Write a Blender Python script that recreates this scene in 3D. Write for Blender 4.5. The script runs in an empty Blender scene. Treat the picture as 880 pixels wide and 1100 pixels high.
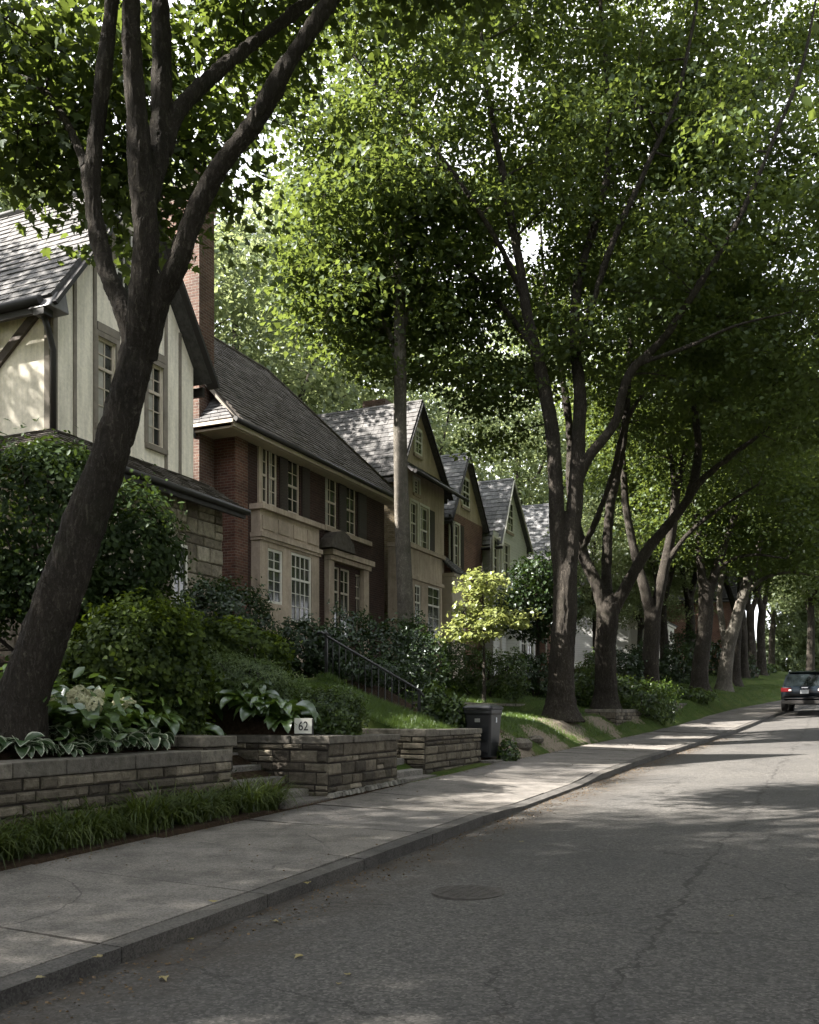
import bpy, math, random
import numpy as np
from mathutils import Vector, Matrix, noise as mnoise

# ------------------------------------------------------------------ camera, sky, sun, exposure
sc = bpy.context.scene
COL = sc.collection
F, CX, HY = 1027.0, 440.0, 765.0            # focal length, optical axis and eye level, in photo pixels (880 x 1100)
YAW = math.radians(24.1)
CA, SA = math.cos(YAW), math.sin(YAW)
EYE = 1.5
cam = bpy.data.cameras.new('camera'); camo = bpy.data.objects.new('camera', cam); COL.objects.link(camo)
cam.sensor_fit = 'VERTICAL'; cam.sensor_height = 30.0; cam.lens = F / 1100.0 * 30.0
cam.shift_y = (HY - 550.0) / 1100.0
cam.clip_start = 0.05; cam.clip_end = 3000
camo.location = (0, 0, EYE); camo.rotation_euler = (math.radians(90), 0, YAW)
sc.camera = camo

SUN_EL = math.radians(39.5)
SUN_AZ = math.atan2(-.85, -.53)
world = bpy.data.worlds.new('World'); sc.world = world; world.use_nodes = True
wn = world.node_tree.nodes; wl = world.node_tree.links
bg = wn['Background']
sky = wn.new('ShaderNodeTexSky'); sky.sky_type = 'NISHITA'; sky.sun_disc = False
sky.sun_elevation = SUN_EL; sky.sun_rotation = SUN_AZ
sky.air_density = 1.2; sky.dust_density = 3.0; sky.ozone_density = 1.0
wtc = wn.new('ShaderNodeTexCoord'); wno = wn.new('ShaderNodeTexNoise'); wno.inputs['Scale'].default_value = 2.2; wno.inputs['Detail'].default_value = 6
wrp = wn.new('ShaderNodeValToRGB'); wrp.color_ramp.elements[0].position = .28; wrp.color_ramp.elements[1].position = .62
wrp.color_ramp.elements[0].color = (.45, .45, .45, 1); wrp.color_ramp.elements[1].color = (1, 1, 1, 1)
wmx = wn.new('ShaderNodeMix'); wmx.data_type = 'RGBA'
wmx.inputs[7].default_value = (8.4, 8.5, 8.9, 1)          # bright thin cloud
wl.new(wtc.outputs['Generated'], wno.inputs['Vector']); wl.new(wno.outputs['Fac'], wrp.inputs['Fac'])
wl.new(wrp.outputs['Color'], wmx.inputs[0]); wl.new(sky.outputs['Color'], wmx.inputs[6]); wl.new(wmx.outputs[2], bg.inputs['Color'])
bg.inputs['Strength'].default_value = 0.05
sun = bpy.data.lights.new('sun', 'SUN'); suno = bpy.data.objects.new('sun', sun); COL.objects.link(suno)
sun.energy = 5.0; sun.angle = math.radians(0.55); sun.color = (1.0, .945, .86)
suno.rotation_euler = Vector((math.sin(SUN_AZ) * math.cos(SUN_EL), math.cos(SUN_AZ) * math.cos(SUN_EL), math.sin(SUN_EL))).to_track_quat('Z', 'Y').to_euler()
suno.location = (-30, -10, 40)
vs = sc.view_settings; vs.view_transform = 'Standard'; vs.look = 'None'; vs.gamma = 1; vs.use_curve_mapping = False
vs.exposure = 2.75
cy = sc.cycles
cy.use_denoising = True
try: cy.denoiser = 'OPENIMAGEDENOISE'
except Exception: pass
cy.max_bounces = 7; cy.diffuse_bounces = 3; cy.glossy_bounces = 2; cy.transmission_bounces = 4; cy.transparent_max_bounces = 4
cy.use_adaptive_sampling = True; cy.adaptive_threshold = 0.02
cy.caustics_reflective = False; cy.caustics_refractive = False

# ------------------------------------------------------------------ where things are
def W(px, py, Z):
    """world point seen at photo pixel (px, py) at depth Z metres"""
    u = (px - CX) / F
    return np.array([Z * (u * CA - SA), Z * (u * SA + CA), EYE - (py - HY) / F * Z])
def ZX(px, X):
    """depth at which the column px meets the plane x = X"""
    return X / ((px - CX) / F * CA - SA)
def YX(px, X):
    return ZX(px, X) * ((px - CX) / F * SA + CA)
def HX(py, px, X):
    return EYE - (py - HY) / F * ZX(px, X)

_ty = [-400, -60, 0, 28, 34, 40, 44, 55, 80, 150, 500]
_tz = [-8, -1.3, 0, .62, .84, 1.2, 1.45, 2.0, 2.8, 4.2, 8]
_cy = [-400, 20, 28, 35, 43, 60, 80, 120, 200, 500]
_cx = [-3.65, -3.65, -3.42, -2.95, -2.25, .2, 4.5, 17, 50, 200]
def _sm(t, v, Y):
    Y = np.asarray(Y, float)
    return sum(np.interp(Y + o, t, v) for o in np.linspace(-3, 3, 9)) / 9
def zr(Y): return _sm(_ty, _tz, Y)          # road level
def xc(Y): return _sm(_cy, _cx, Y)          # face of the left kerb
RW = 8.4                                     # road width

def gz(X, Y):
    """level of the ground sheet"""
    X = np.asarray(X, float); Y = np.asarray(Y, float)
    r = zr(Y); d = xc(Y) - X
    side = r + .185
    out = np.where(d < 2.2, r - .05, side)
    A = np.interp(d, [2.95, 3.1, 4, 5, 6.5, 8, 10, 30], [1.0, 1.02, 1.3, 1.7, 2.1, 2.35, 2.5, 2.8])
    E = np.interp(d, [2.66, 2.8, 3.6, 5, 6.5, 8, 10, 30], [1.08, 1.12, 1.4, 1.9, 2.15, 2.35, 2.5, 2.8]); E = np.where(d > 2.6, E, side)
    C = np.interp(d, [2.5, 2.65, 3.5, 5, 6.5, 8, 10, 30], [1.05, 1.08, 1.4, 1.9, 2.15, 2.35, 2.5, 2.8])
    ch = np.minimum(side - .03 + np.clip(d - 2.45, 0, 99) * .52, 2.2)
    chb = np.where(d < 4.6, np.minimum(side - .03 + np.clip(d - 2.6, 0, 99) * .5, .98), np.interp(d, [4.6, 6.5, 8, 10, 30], [1.3, 2.1, 2.35, 2.5, 2.8]))
    G = r + np.interp(d, [2.2, 3.0, 4.2, 4.42, 4.57, 9, 12, 30, 80], [.185, .74, .92, .95, 1.22, 1.85, 2.05, 2.3, 3.2])
    lift = np.where(d > 2.95, np.clip(r - .35, 0, 9), 0)
    A = np.where(d > 2.95, A, side); C = np.where(d > 2.42, C, side)
    L = np.where(Y < 9.3, A, np.where(Y < 11.0, chb, np.where(Y < 12.8, C, np.where(Y < 14.5, ch, np.where(Y < 16.75, E, np.where(Y < 18.5, ch, G))))))
    out = np.where(d >= 2.2, L, out)
    e = -d - RW                              # beyond the right kerb
    out = np.where(e > 0, r + np.interp(e, [0, 1.9, 2.0, 6, 12, 60], [-.05, -.05, .17, .7, 1.0, 1.5]), out)
    n = .03 * np.sin(X * 1.7 + Y * .6) * np.sin(Y * 1.3 - X * .4)
    out = out + np.where((d > 3.3) | (e > 2.4), n, 0)
    return out

# ------------------------------------------------------------------ mesh helpers
class MB:
    def __init__(s): s.v = []; s.f = []; s.c = []; s.sm = []
    def face(s, pts, col=.5, smooth=False):
        k = len(s.v); s.v += [tuple(map(float, p)) for p in pts]; s.f.append(tuple(range(k, k + len(pts)))); s.c.append(col); s.sm.append(smooth)
    def hexa(s, p, col=.5):
        """p: eight corners, bottom ring then top ring"""
        k = len(s.v); s.v += [tuple(map(float, q)) for q in p]
        for q in ((3, 2, 1, 0), (4, 5, 6, 7), (0, 1, 5, 4), (1, 2, 6, 5), (2, 3, 7, 6), (3, 0, 4, 7)):
            s.f.append(tuple(k + i for i in q)); s.c.append(col); s.sm.append(False)
    def box(s, a, b, col=.5):
        (x0, y0, z0), (x1, y1, z1) = a, b
        s.hexa([(x0, y0, z0), (x1, y0, z0), (x1, y1, z0), (x0, y1, z0), (x0, y0, z1), (x1, y0, z1), (x1, y1, z1), (x0, y1, z1)], col)
    def fbox(s, o, u, n, a0, a1, b0, b1, c0, c1, col=.5):
        """box in facade coordinates: a along u, b up, c out along n"""
        o = np.array(o, float); u = np.array(u, float); n = np.array(n, float); z = np.array((0, 0, 1.))
        P = lambda a, b, c: o + u * a + z * b + n * c
        s.hexa([P(a0, b0, c0), P(a1, b0, c0), P(a1, b0, c1), P(a0, b0, c1), P(a0, b1, c0), P(a1, b1, c0), P(a1, b1, c1), P(a0, b1, c1)], col)
    def bar(s, p, q, w, h=None, col=.5, up=(0, 0, 1)):
        """rectangular bar from p to q"""
        p = Vector(p); q = Vector(q); d = (q - p).normalized(); upv = Vector(up)
        if abs(d.dot(upv)) > .98: upv = Vector((0, 1, 0))
        a = d.cross(upv).normalized() * (w / 2); b = a.cross(d).normalized() * ((h or w) / 2)
        s.hexa([p - a - b, p + a - b, q + a - b, q - a - b, p - a + b, p + a + b, q + a + b, q - a + b], col)
    def tube(s, pts, rad, n=8, col=.5, caps=True, wob=0, rng=None):
        pts = [Vector(p) for p in pts]; m = len(pts)
        if not hasattr(rad, '__len__'): rad = [rad] * m
        t0 = (pts[1] - pts[0]).normalized(); ref = Vector((1, 0, 0)) if abs(t0.x) < .9 else Vector((0, 1, 0))
        a = t0.cross(ref).normalized(); k = len(s.v)
        for i in range(m):
            t = (pts[min(i + 1, m - 1)] - pts[max(i - 1, 0)]).normalized()
            a = (a - t * a.dot(t)).normalized(); b = t.cross(a)
            for j in range(n):
                th = 2 * math.pi * j / n; r = rad[i]
                if wob: r *= 1 + wob * (math.sin(3 * th + i * .35) * .5 + math.sin(5 * th - i * .22 + 1) * .3 + (rng.random() - .5) * .6)
                s.v.append(tuple(pts[i] + a * (r * math.cos(th)) + b * (r * math.sin(th))))
        for i in range(m - 1):
            for j in range(n):
                j2 = (j + 1) % n
                s.f.append((k + i * n + j, k + i * n + j2, k + (i + 1) * n + j2, k + (i + 1) * n + j)); s.c.append(col); s.sm.append(True)
        if caps:
            s.f.append(tuple(k + j for j in reversed(range(n)))); s.c.append(col); s.sm.append(False)
            s.f.append(tuple(k + (m - 1) * n + j for j in range(n))); s.c.append(col); s.sm.append(False)
    def lathe(s, o, prof, n=24, col=.5, axis='z', smooth=True):
        o = np.array(o, float); k = len(s.v); m = len(prof)
        for r, h in prof:
            for j in range(n):
                c, q = math.cos(2 * math.pi * j / n) * r, math.sin(2 * math.pi * j / n) * r
                p = (c, q, h) if axis == 'z' else ((h, c, q) if axis == 'x' else (c, h, q))
                s.v.append(tuple(o + np.array(p)))
        for i in range(m - 1):
            for j in range(n):
                j2 = (j + 1) % n
                s.f.append((k + i * n + j, k + i * n + j2, k + (i + 1) * n + j2, k + (i + 1) * n + j)); s.c.append(col); s.sm.append(smooth)
        for e in (0, m - 1):
            if prof[e][0] > 1e-4:
                s.f.append(tuple(k + e * n + j for j in range(n))); s.c.append(col); s.sm.append(False)
    def build(s, name, mat, parent=None, bevel=0):
        me = bpy.data.meshes.new(name)
        off = np.array(WLOC.get(parent.name, (0, 0, 0))) if parent else np.zeros(3)
        v = np.array(s.v, float) - off
        me.from_pydata(v.tolist(), [], s.f)
        return finish(me, name, mat, parent, s.c, s.sm, bevel)
WLOC = {}
def finish(me, name, mat, parent=None, col=None, smooth=None, bevel=0, uv=True):
    if col is not None and len(col) == len(me.polygons):
        at = me.attributes.new('col', 'FLOAT', 'FACE'); at.data.foreach_set('value', np.array(col, np.float32))
    if smooth is not None and len(smooth) == len(me.polygons):
        me.polygons.foreach_set('use_smooth', np.array(smooth, bool))
    if uv: box_uv(me)
    me.materials.append(mat)
    o = bpy.data.objects.new(name, me); COL.objects.link(o)
    if parent:
        o.parent = parent; WLOC[o.name] = WLOC.get(parent.name, (0, 0, 0))
    if bevel:
        b = o.modifiers.new('bevel', 'BEVEL'); b.width = bevel; b.segments = 2; b.limit_method = 'ANGLE'; b.angle_limit = math.radians(40)
    return o
def box_uv(me):
    nl = len(me.loops)
    if not nl: return
    co = np.empty(len(me.vertices) * 3); me.vertices.foreach_get('co', co); co = co.reshape(-1, 3)
    li = np.empty(nl, np.int32); me.loops.foreach_get('vertex_index', li)
    npoly = len(me.polygons)
    nr = np.empty(npoly * 3); me.polygons.foreach_get('normal', nr); nr = np.abs(nr.reshape(-1, 3))
    tot = np.empty(npoly, np.int32); me.polygons.foreach_get('loop_total', tot)
    nl_ = np.repeat(nr, tot, axis=0); c = co[li]
    z = nl_[:, 2] > .75; x = (~z) & (nl_[:, 0] > nl_[:, 1])
    u = np.where(z, c[:, 0], np.where(x, c[:, 1], c[:, 0])); v = np.where(z, c[:, 1], c[:, 2])
    uvl = me.uv_layers.new(name='uv'); uvl.data.foreach_set('uv', np.stack([u, v], 1).ravel().astype(np.float32))
def tag(o, label=None, cat=None, group=None, kind=None):
    if label: o['label'] = label
    if cat: o['category'] = cat
    if group: o['group'] = group
    if kind: o['kind'] = kind
    return o
def empty(name, loc, label, cat, group=None, rz=0):
    o = bpy.data.objects.new(name, None); COL.objects.link(o); o.location = tuple(map(float, loc)); o.rotation_euler = (0, 0, rz)
    o.empty_display_size = .2; WLOC[o.name] = tuple(map(float, loc))
    return tag(o, label, cat, group)
def copy_tree(o, loc, rz=0, scale=None, label=None, parent=None):
    c = o.copy(); COL.objects.link(c)
    if parent is None:
        c.location = tuple(map(float, loc)); c.rotation_euler = (0, 0, rz)
        if scale is not None: c.scale = scale if hasattr(scale, '__len__') else (scale,) * 3
        if label: c['label'] = label
    else: c.parent = parent
    for ch in list(o.children): copy_tree(ch, None, parent=c)
    return c

def np_mesh(name, co, faces_per, template_faces, nleaf, kv, col=None, smooth=False):
    """many copies of one small shape: co (nleaf*kv,3); template_faces: tuples of local indices"""
    me = bpy.data.meshes.new(name)
    me.vertices.add(len(co)); me.vertices.foreach_set('co', np.asarray(co, np.float32).ravel())
    base = (np.arange(nleaf) * kv)[:, None]
    loops = np.concatenate([np.array(f)[None, :] + base for f in template_faces], axis=1).ravel()
    sizes = np.tile(np.array([len(f) for f in template_faces]), nleaf)
    me.loops.add(len(loops)); me.loops.foreach_set('vertex_index', loops.astype(np.int32))
    me.polygons.add(len(sizes)); starts = np.concatenate([[0], np.cumsum(sizes)[:-1]])
    me.polygons.foreach_set('loop_start', starts.astype(np.int32))
    me.update(calc_edges=True)
    if col is not None:
        at = me.attributes.new('col', 'FLOAT', 'FACE'); at.data.foreach_set('value', np.repeat(np.asarray(col, np.float32), len(template_faces)))
    if smooth: me.polygons.foreach_set('use_smooth', np.ones(len(sizes), bool))
    return me
# leaf outlines (x across, y along, z fold); stalk at the origin
LEAF = dict(
    simple=([(0, 0, 0), (.36, .42, .1), (0, 1, -.04), (-.36, .42, .1)], [(0, 1, 2), (0, 2, 3)]),
    maple=([(0, 0, 0), (.2, .05, .02), (.5, .18, .06), (.34, .36, .04), (.46, .62, .05), (.2, .56, .03), (0, 1, -.06),
            (-.2, .56, .03), (-.46, .62, .05), (-.34, .36, .04), (-.5, .18, .06), (-.2, .05, .02)],
           [(0, 1, 2, 3), (0, 3, 4, 5), (0, 5, 6), (0, 6, 7), (0, 7, 8, 9), (0, 9, 10, 11)]),
    lobed=([(0, 0, 0), (.46, .25, .07), (.3, .5, .03), (0, 1, -.05), (-.3, .5, .03), (-.46, .25, .07)], [(0, 1, 2, 3), (0, 3, 4, 5)]),
    needle=([(0, 0, 0), (.09, .5, .02), (0, 1, 0), (-.09, .5, .02)], [(0, 1, 2), (0, 2, 3)]),
    oval=([(0, 0, 0), (.25, .3, .05), (.24, .65, .05), (0, 1, 0), (-.24, .65, .05), (-.25, .3, .05)], [(0, 1, 2, 3), (0, 3, 4, 5)]),
)
def leaves(name, cen, nrm, size, shape, rng, tip=None, col=None):
    N = len(cen); tv, tf = LEAF[shape]; tv = np.array(tv)
    n = nrm / (np.linalg.norm(nrm, axis=1, keepdims=True) + 1e-9)
    r = rng.normal(size=(N, 3)) if tip is None else tip + rng.normal(size=(N, 3)) * .25
    t = r - n * (r * n).sum(1, keepdims=True); t /= (np.linalg.norm(t, axis=1, keepdims=True) + 1e-9)
    b = np.cross(t, n)
    size = np.broadcast_to(size, (N,))[:, None, None]
    co = cen[:, None, :] + size * (tv[None, :, 0:1] * b[:, None, :] + (tv[None, :, 1:2] - .4) * t[:, None, :] + tv[None, :, 2:3] * n[:, None, :])
    c = rng.random(N) if col is None else col
    return np_mesh(name, co.reshape(-1, 3), None, tf, N, len(tv), c)

# ------------------------------------------------------------------ materials
class NT:
    def __init__(s, name):
        s.m = bpy.data.materials.new(name); s.m.use_nodes = True; s.t = s.m.node_tree; s.t.nodes.clear()
        s.out = s.t.nodes.new('ShaderNodeOutputMaterial')
    def n(s, typ, **kw):
        nd = s.t.nodes.new('ShaderNode' + typ)
        for k, v in kw.items():
            if k.startswith('i_'): s.inp(nd, k[2:].replace('_', ' '), v)
            else: setattr(nd, k, v)
        return nd
    def inp(s, nd, k, v):
        i = nd.inputs[int(k)] if k.isdigit() else nd.inputs[k]
        if isinstance(v, bpy.types.NodeSocket): s.t.links.new(v, i)
        elif isinstance(v, (tuple, list)) and len(v) == 3 and i.type == 'RGBA': i.default_value = (*v, 1)
        else: i.default_value = v
    def coord(s, kind='Object', scale=None):
        o = s.n('TexCoord').outputs[kind]
        if scale is not None:
            mp = s.n('Mapping'); s.inp(mp, 'Vector', o); mp.inputs['Scale'].default_value = scale if hasattr(scale, '__len__') else (scale,) * 3; o = mp.outputs[0]
        return o
    def noise(s, vec, scale, detail=4, rough=.6, out='Fac'): return s.n('TexNoise', i_Vector=vec, i_Scale=scale, i_Detail=detail, i_Roughness=rough).outputs[out]
    def vor(s, vec, scale, feature='F1', out='Distance'): return s.n('TexVoronoi', feature=feature, i_Vector=vec, i_Scale=scale).outputs[out]
    def ramp(s, fac, stops):
        r = s.n('ValToRGB', i_Fac=fac); e = r.color_ramp.elements
        while len(e) < len(stops): e.new(.5)
        for k, (p, c) in enumerate(stops):
            e[k].position = p; e[k].color = (*c, 1) if hasattr(c, '__len__') else (c, c, c, 1)
        return r.outputs[0]
    def mix(s, f, a, b, mode='MIX'):
        m = s.n('Mix', data_type='RGBA', blend_type=mode)
        for k, v in ((0, f), (6, a), (7, b)):
            if isinstance(v, (tuple, list)): v = (*v, 1) if len(v) == 3 else v
            s.inp(m, str(k), v)
        return m.outputs[2]
    def math(s, op, a, b=None, c=None):
        m = s.n('Math', operation=op); s.inp(m, '0', a)
        if b is not None: s.inp(m, '1', b)
        if c is not None: s.inp(m, '2', c)
        return m.outputs[0]
    def attr(s, name='col'): return s.n('Attribute', attribute_name=name).outputs['Fac']
    def attrc(s, name): return s.n('Attribute', attribute_name=name).outputs['Color']
    def bump(s, h, strength=.5, dist=.02, nrm=None):
        b = s.n('Bump', i_Height=h, i_Strength=strength, i_Distance=dist)
        if nrm is not None: s.inp(b, 'Normal', nrm)
        return b.outputs[0]
    def pbr(s, col, rough=.8, nrm=None, spec=.3, metal=0, **kw):
        p = s.n('BsdfPrincipled'); s.inp(p, 'Base Color', col); s.inp(p, 'Roughness', rough); p.inputs['Specular IOR Level'].default_value = spec
        s.inp(p, 'Metallic', metal)
        if nrm is not None: s.inp(p, 'Normal', nrm)
        for k, v in kw.items(): s.inp(p, k.replace('_', ' '), v)
        s.t.links.new(p.outputs[0], s.out.inputs[0]); return s.m

def simple(name, col, rough=.6, var=.15, scale=6, spec=.3, metal=0, bump=0, bscale=60):
    t = NT(name); v = t.coord()
    c = t.ramp(t.noise(v, scale, 5), [(.25, tuple(k * (1 - var) for k in col)), (.75, tuple(k * (1 + var) for k in col))])
    return t.pbr(c, rough, t.bump(t.noise(v, bscale, 3), .4, bump) if bump else None, spec, metal)
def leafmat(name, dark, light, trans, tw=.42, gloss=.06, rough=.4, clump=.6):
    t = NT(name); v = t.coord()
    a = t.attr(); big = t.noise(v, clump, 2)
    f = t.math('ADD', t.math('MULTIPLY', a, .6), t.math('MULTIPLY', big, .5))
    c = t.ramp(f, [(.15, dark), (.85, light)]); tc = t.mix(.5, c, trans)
    d = t.n('BsdfDiffuse', i_Color=c); tr = t.n('BsdfTranslucent', i_Color=tc); g = t.n('BsdfGlossy', i_Color=(.9, .95, 1), i_Roughness=rough)
    m1 = t.n('MixShader', i_0=tw); t.t.links.new(d.outputs[0], m1.inputs[1]); t.t.links.new(tr.outputs[0], m1.inputs[2])
    m2 = t.n('MixShader', i_0=gloss); t.t.links.new(m1.outputs[0], m2.inputs[1]); t.t.links.new(g.outputs[0], m2.inputs[2])
    t.t.links.new(m2.outputs[0], t.out.inputs[0]); return t.m

MT = {}
def mk_asphalt():
    t = NT('asphalt'); v = t.coord('Object')
    sx = t.n('SeparateXYZ', i_0=v); x, y = sx.outputs[0], sx.outputs[1]
    grit = t.vor(v, 70, out='Color'); g2 = t.vor(v, 34, out='Color')
    gb = t.n('SeparateColor', i_0=grit).outputs[0]; gb2 = t.n('SeparateColor', i_0=g2).outputs[0]
    base = t.ramp(gb, [(.1, (.03, .029, .028)), (.7, (.068, .065, .062)), (.97, (.145, .138, .13))])
    base = t.mix(.4, base, t.ramp(gb2, [(.1, (.038, .037, .036)), (.9, (.10, .096, .092))]))
    big = t.noise(v, .55, 6, .62)
    base = t.mix(1, base, t.ramp(big, [(.3, (.74, .74, .75)), (.62, (1.1, 1.08, 1.05))]), 'MULTIPLY')
    # wheel-worn paler band, browner gutter
    gut = t.math('SUBTRACT', 1, t.math('MULTIPLY', t.math('ABSOLUTE', t.math('ADD', x, 3.55)), 1.1))
    base = t.mix(t.math('MULTIPLY', t.math('MAXIMUM', gut, 0), t.ramp(t.noise(v, 3, 5), [(.3, 0), (.6, .9)])), base, (.035, .027, .02))
    w = t.noise(v, 1.3, 6, .7, 'Color'); wv = t.n('VectorMath', operation='SUBTRACT', i_0=w, i_1=(.5, .5, .5)).outputs[0]
    warp = t.n('VectorMath', operation='SCALE', i_0=wv); warp.inputs['Scale'].default_value = .55
    v2 = t.n('VectorMath', operation='ADD', i_0=v, i_1=warp.outputs[0]).outputs[0]
    s2 = t.n('SeparateXYZ', i_0=v2); x2, y2 = s2.outputs[0], s2.outputs[1]
    brk = t.ramp(t.noise(v, .9, 3), [(.34, 0), (.5, 1)])
    seam = t.math('LESS_THAN', t.math('ABSOLUTE', t.math('ADD', x2, .97)), t.math('MULTIPLY_ADD', t.noise(v, 2.3, 4), .055, -.0135))
    tr = t.math('LESS_THAN', t.math('ABSOLUTE', t.math('SUBTRACT', t.math('FRACT', t.math('MULTIPLY', y2, .245)), .45)), t.math('MULTIPLY_ADD', t.noise(v, 2.1, 4), .009, -.0032))
    net = t.math('MULTIPLY', t.math('LESS_THAN', t.vor(v2, .42, 'DISTANCE_TO_EDGE'), .0036), brk)
    crack = t.math('MINIMUM', t.math('ADD', t.math('ADD', seam, net), t.math('MULTIPLY', tr, brk)), 1)
    col = t.mix(t.math('MULTIPLY', crack, .7), base, (.018, .016, .015))
    h = t.math('SUBTRACT', t.math('ADD', t.math('MULTIPLY', gb, .5), t.math('MULTIPLY', gb2, .5)), t.math('MULTIPLY', crack, 1.2))
    return t.pbr(col, t.ramp(big, [(.3, .72), (.7, .88)]), t.bump(h, .75, .008), .35)
MT['asphalt'] = mk_asphalt()
def mk_concrete(name, c0, c1, arcs=False):
    t = NT(name); v = t.coord('Object')
    big = t.noise(v, .7, 6, .65); sp = t.vor(v, 90, out='Color'); spf = t.n('SeparateColor', i_0=sp).outputs[0]
    col = t.ramp(big, [(.28, c0), (.7, c1)])
    col = t.mix(.45, col, t.ramp(spf, [(.05, tuple(k * .5 for k in c0)), (.6, c1), (.98, tuple(min(1, k * 1.35) for k in c1))]))
    st = t.ramp(t.noise(v, 2.6, 7, .7), [(.36, .62), (.55, 1.0)]); col = t.mix(1, col, st, 'MULTIPLY')
    slab = t.attr(); col = t.mix(1, col, t.ramp(slab, [(0, (.84, .84, .86)), (1, (1.08, 1.06, 1.03))]), 'MULTIPLY')
    h = t.math('ADD', t.math('MULTIPLY', spf, .5), t.noise(v, 35, 4))
    if arcs:
        w = t.n('VectorMath', operation='SCALE', i_0=t.noise(v, 3.5, 5, .65, 'Color')); w.inputs['Scale'].default_value = .16
        v2 = t.n('VectorMath', operation='ADD', i_0=v, i_1=w.outputs[0]).outputs[0]
        s2 = t.n('SeparateXYZ', i_0=v2); fl = t.n('CombineXYZ', i_0=s2.outputs[0], i_1=s2.outputs[1]).outputs[0]
        dist = t.n('VectorMath', operation='DISTANCE', i_0=fl, i_1=(-5.45, 4.55, 0)).outputs['Value']
        ck = t.math('LESS_THAN', t.math('ABSOLUTE', t.math('SUBTRACT', dist, .98)), .007)
        n2 = t.math('MULTIPLY', t.math('LESS_THAN', t.vor(v2, .33, 'DISTANCE_TO_EDGE'), .0028), t.ramp(t.noise(v, .5, 2), [(.45, 0), (.55, 1)]))
        ck = t.math('MAXIMUM', ck, n2)
        col = t.mix(t.math('MULTIPLY', ck, .6), col, (.03, .028, .025)); h = t.math('SUBTRACT', h, ck)
    return t.pbr(col, .85, t.bump(h, .45, .006), .3)
MT['walk'] = mk_concrete('sidewalk_concrete', (.095, .088, .081), (.168, .157, .145), True)
MT['kerb'] = mk_concrete('kerb_concrete', (.045, .042, .039), (.10, .094, .087))
MT['step'] = mk_concrete('step_stone', (.12, .115, .105), (.22, .21, .19))
def mk_ground():
    t = NT('ground_cover'); v = t.coord('Object'); k = t.attrc('kind'); ks = t.n('SeparateColor', i_0=k)
    g = t.ramp(t.noise(v, 26, 6, .7), [(.3, (.02, .038, .008)), (.7, (.055, .09, .018))])
    g = t.mix(t.ramp(t.noise(v, 1.4, 5), [(.4, 0), (.62, .6)]), g, (.085, .10, .03))
    so = t.ramp(t.noise(v, 18, 7, .75), [(.3, (.016, .011, .007)), (.55, (.045, .03, .02)), (.75, (.09, .065, .045))])
    sd = t.ramp(t.noise(v, 14, 6, .7), [(.3, (.12, .10, .075)), (.7, (.24, .205, .16))])
    edge = t.math('MULTIPLY_ADD', t.noise(v, 2.6, 7, .75), 2.0, -1.0)
    f1 = t.ramp(t.math('ADD', ks.outputs[0], edge), [(.42, 0), (.58, 1)]); f2 = t.ramp(t.math('ADD', ks.outputs[1], edge), [(.42, 0), (.58, 1)])
    c = t.mix(f1, g, so); c = t.mix(f2, c, sd)
    return t.pbr(c, .95, t.bump(t.noise(v, 40, 6, .75), .9, .03), .1)
MT['ground'] = mk_ground()
def mk_brick(name, a, b, mortar, dirt=.5):
    t = NT(name); uv = t.coord('UV'); v = t.coord('Object')
    br = t.n('TexBrick', i_Vector=uv, i_Color1=a, i_Color2=b, i_Mortar=mortar, i_Scale=1.0)
    br.inputs['Mortar Size'].default_value = .007; br.inputs['Brick Width'].default_value = .215; br.inputs['Row Height'].default_value = .072; br.inputs['Bias'].default_value = -.1
    c = t.mix(1, br.outputs[0], t.ramp(t.noise(v, 1.1, 6, .65), [(.3, (1 - dirt,) * 3), (.65, (1.08,) * 3)]), 'MULTIPLY')
    c = t.mix(.35, c, t.mix(1, c, t.ramp(t.noise(v, 30, 4), [(.3, .5), (.7, 1.5)]), 'MULTIPLY'))
    h = t.math('ADD', t.math('SUBTRACT', 1, br.outputs[1]), t.math('MULTIPLY', t.noise(v, 50, 4), .4))
    return t.pbr(c, .88, t.bump(h, .8, .012), .2)
MT['brick'] = mk_brick('red_brick', (.15, .07, .05), (.085, .042, .032), (.19, .16, .13), .5)
MT['brickshaded'] = mk_brick('shaded_brick', (.06, .031, .025), (.038, .021, .018), (.08, .068, .058), .4)  # the red brick again, the street front's shade put into its colour
MT['brickchim'] = mk_brick('chimney_brick', (.14, .08, .06), (.085, .049, .038), (.19, .165, .14), .45)
MT['brickpink'] = mk_brick('pink_brick', (.22, .115, .088), (.15, .08, .063), (.25, .21, .18), .3)
MT['bricktan'] = mk_brick('buff_brick', (.34, .27, .17), (.27, .21, .13), (.34, .30, .24), .35)
def mk_lime(name, c, dirt=.45):
    t = NT(name); v = t.coord('Object')
    k = t.ramp(t.noise(v, .9, 7, .7), [(.28, tuple(q * (1 - dirt) for q in c)), (.62, c)])
    k = t.mix(.5, k, t.mix(1, k, t.ramp(t.noise(v, (14), 6, .7), [(.3, .7), (.7, 1.2)]), 'MULTIPLY'))
    # rain streaks, longer than wide
    sv = t.coord('Object', (7, 7, .8)); k = t.mix(.5, k, t.mix(1, k, t.ramp(t.noise(sv, 1, 4), [(.35, .6), (.6, 1.05)]), 'MULTIPLY'))
    return t.pbr(k, .85, t.bump(t.noise(v, 28, 5), .4, .01), .2)
MT['lime'] = mk_lime('limestone', (.48, .395, .315)); MT['buff'] = mk_lime('buff_render', (.50, .41, .325), .3)
MT['stucco'] = mk_lime('stucco', (.83, .77, .65), .1)
MT['cream'] = mk_lime('cream_stucco', (.64, .58, .5), .2)
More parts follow.
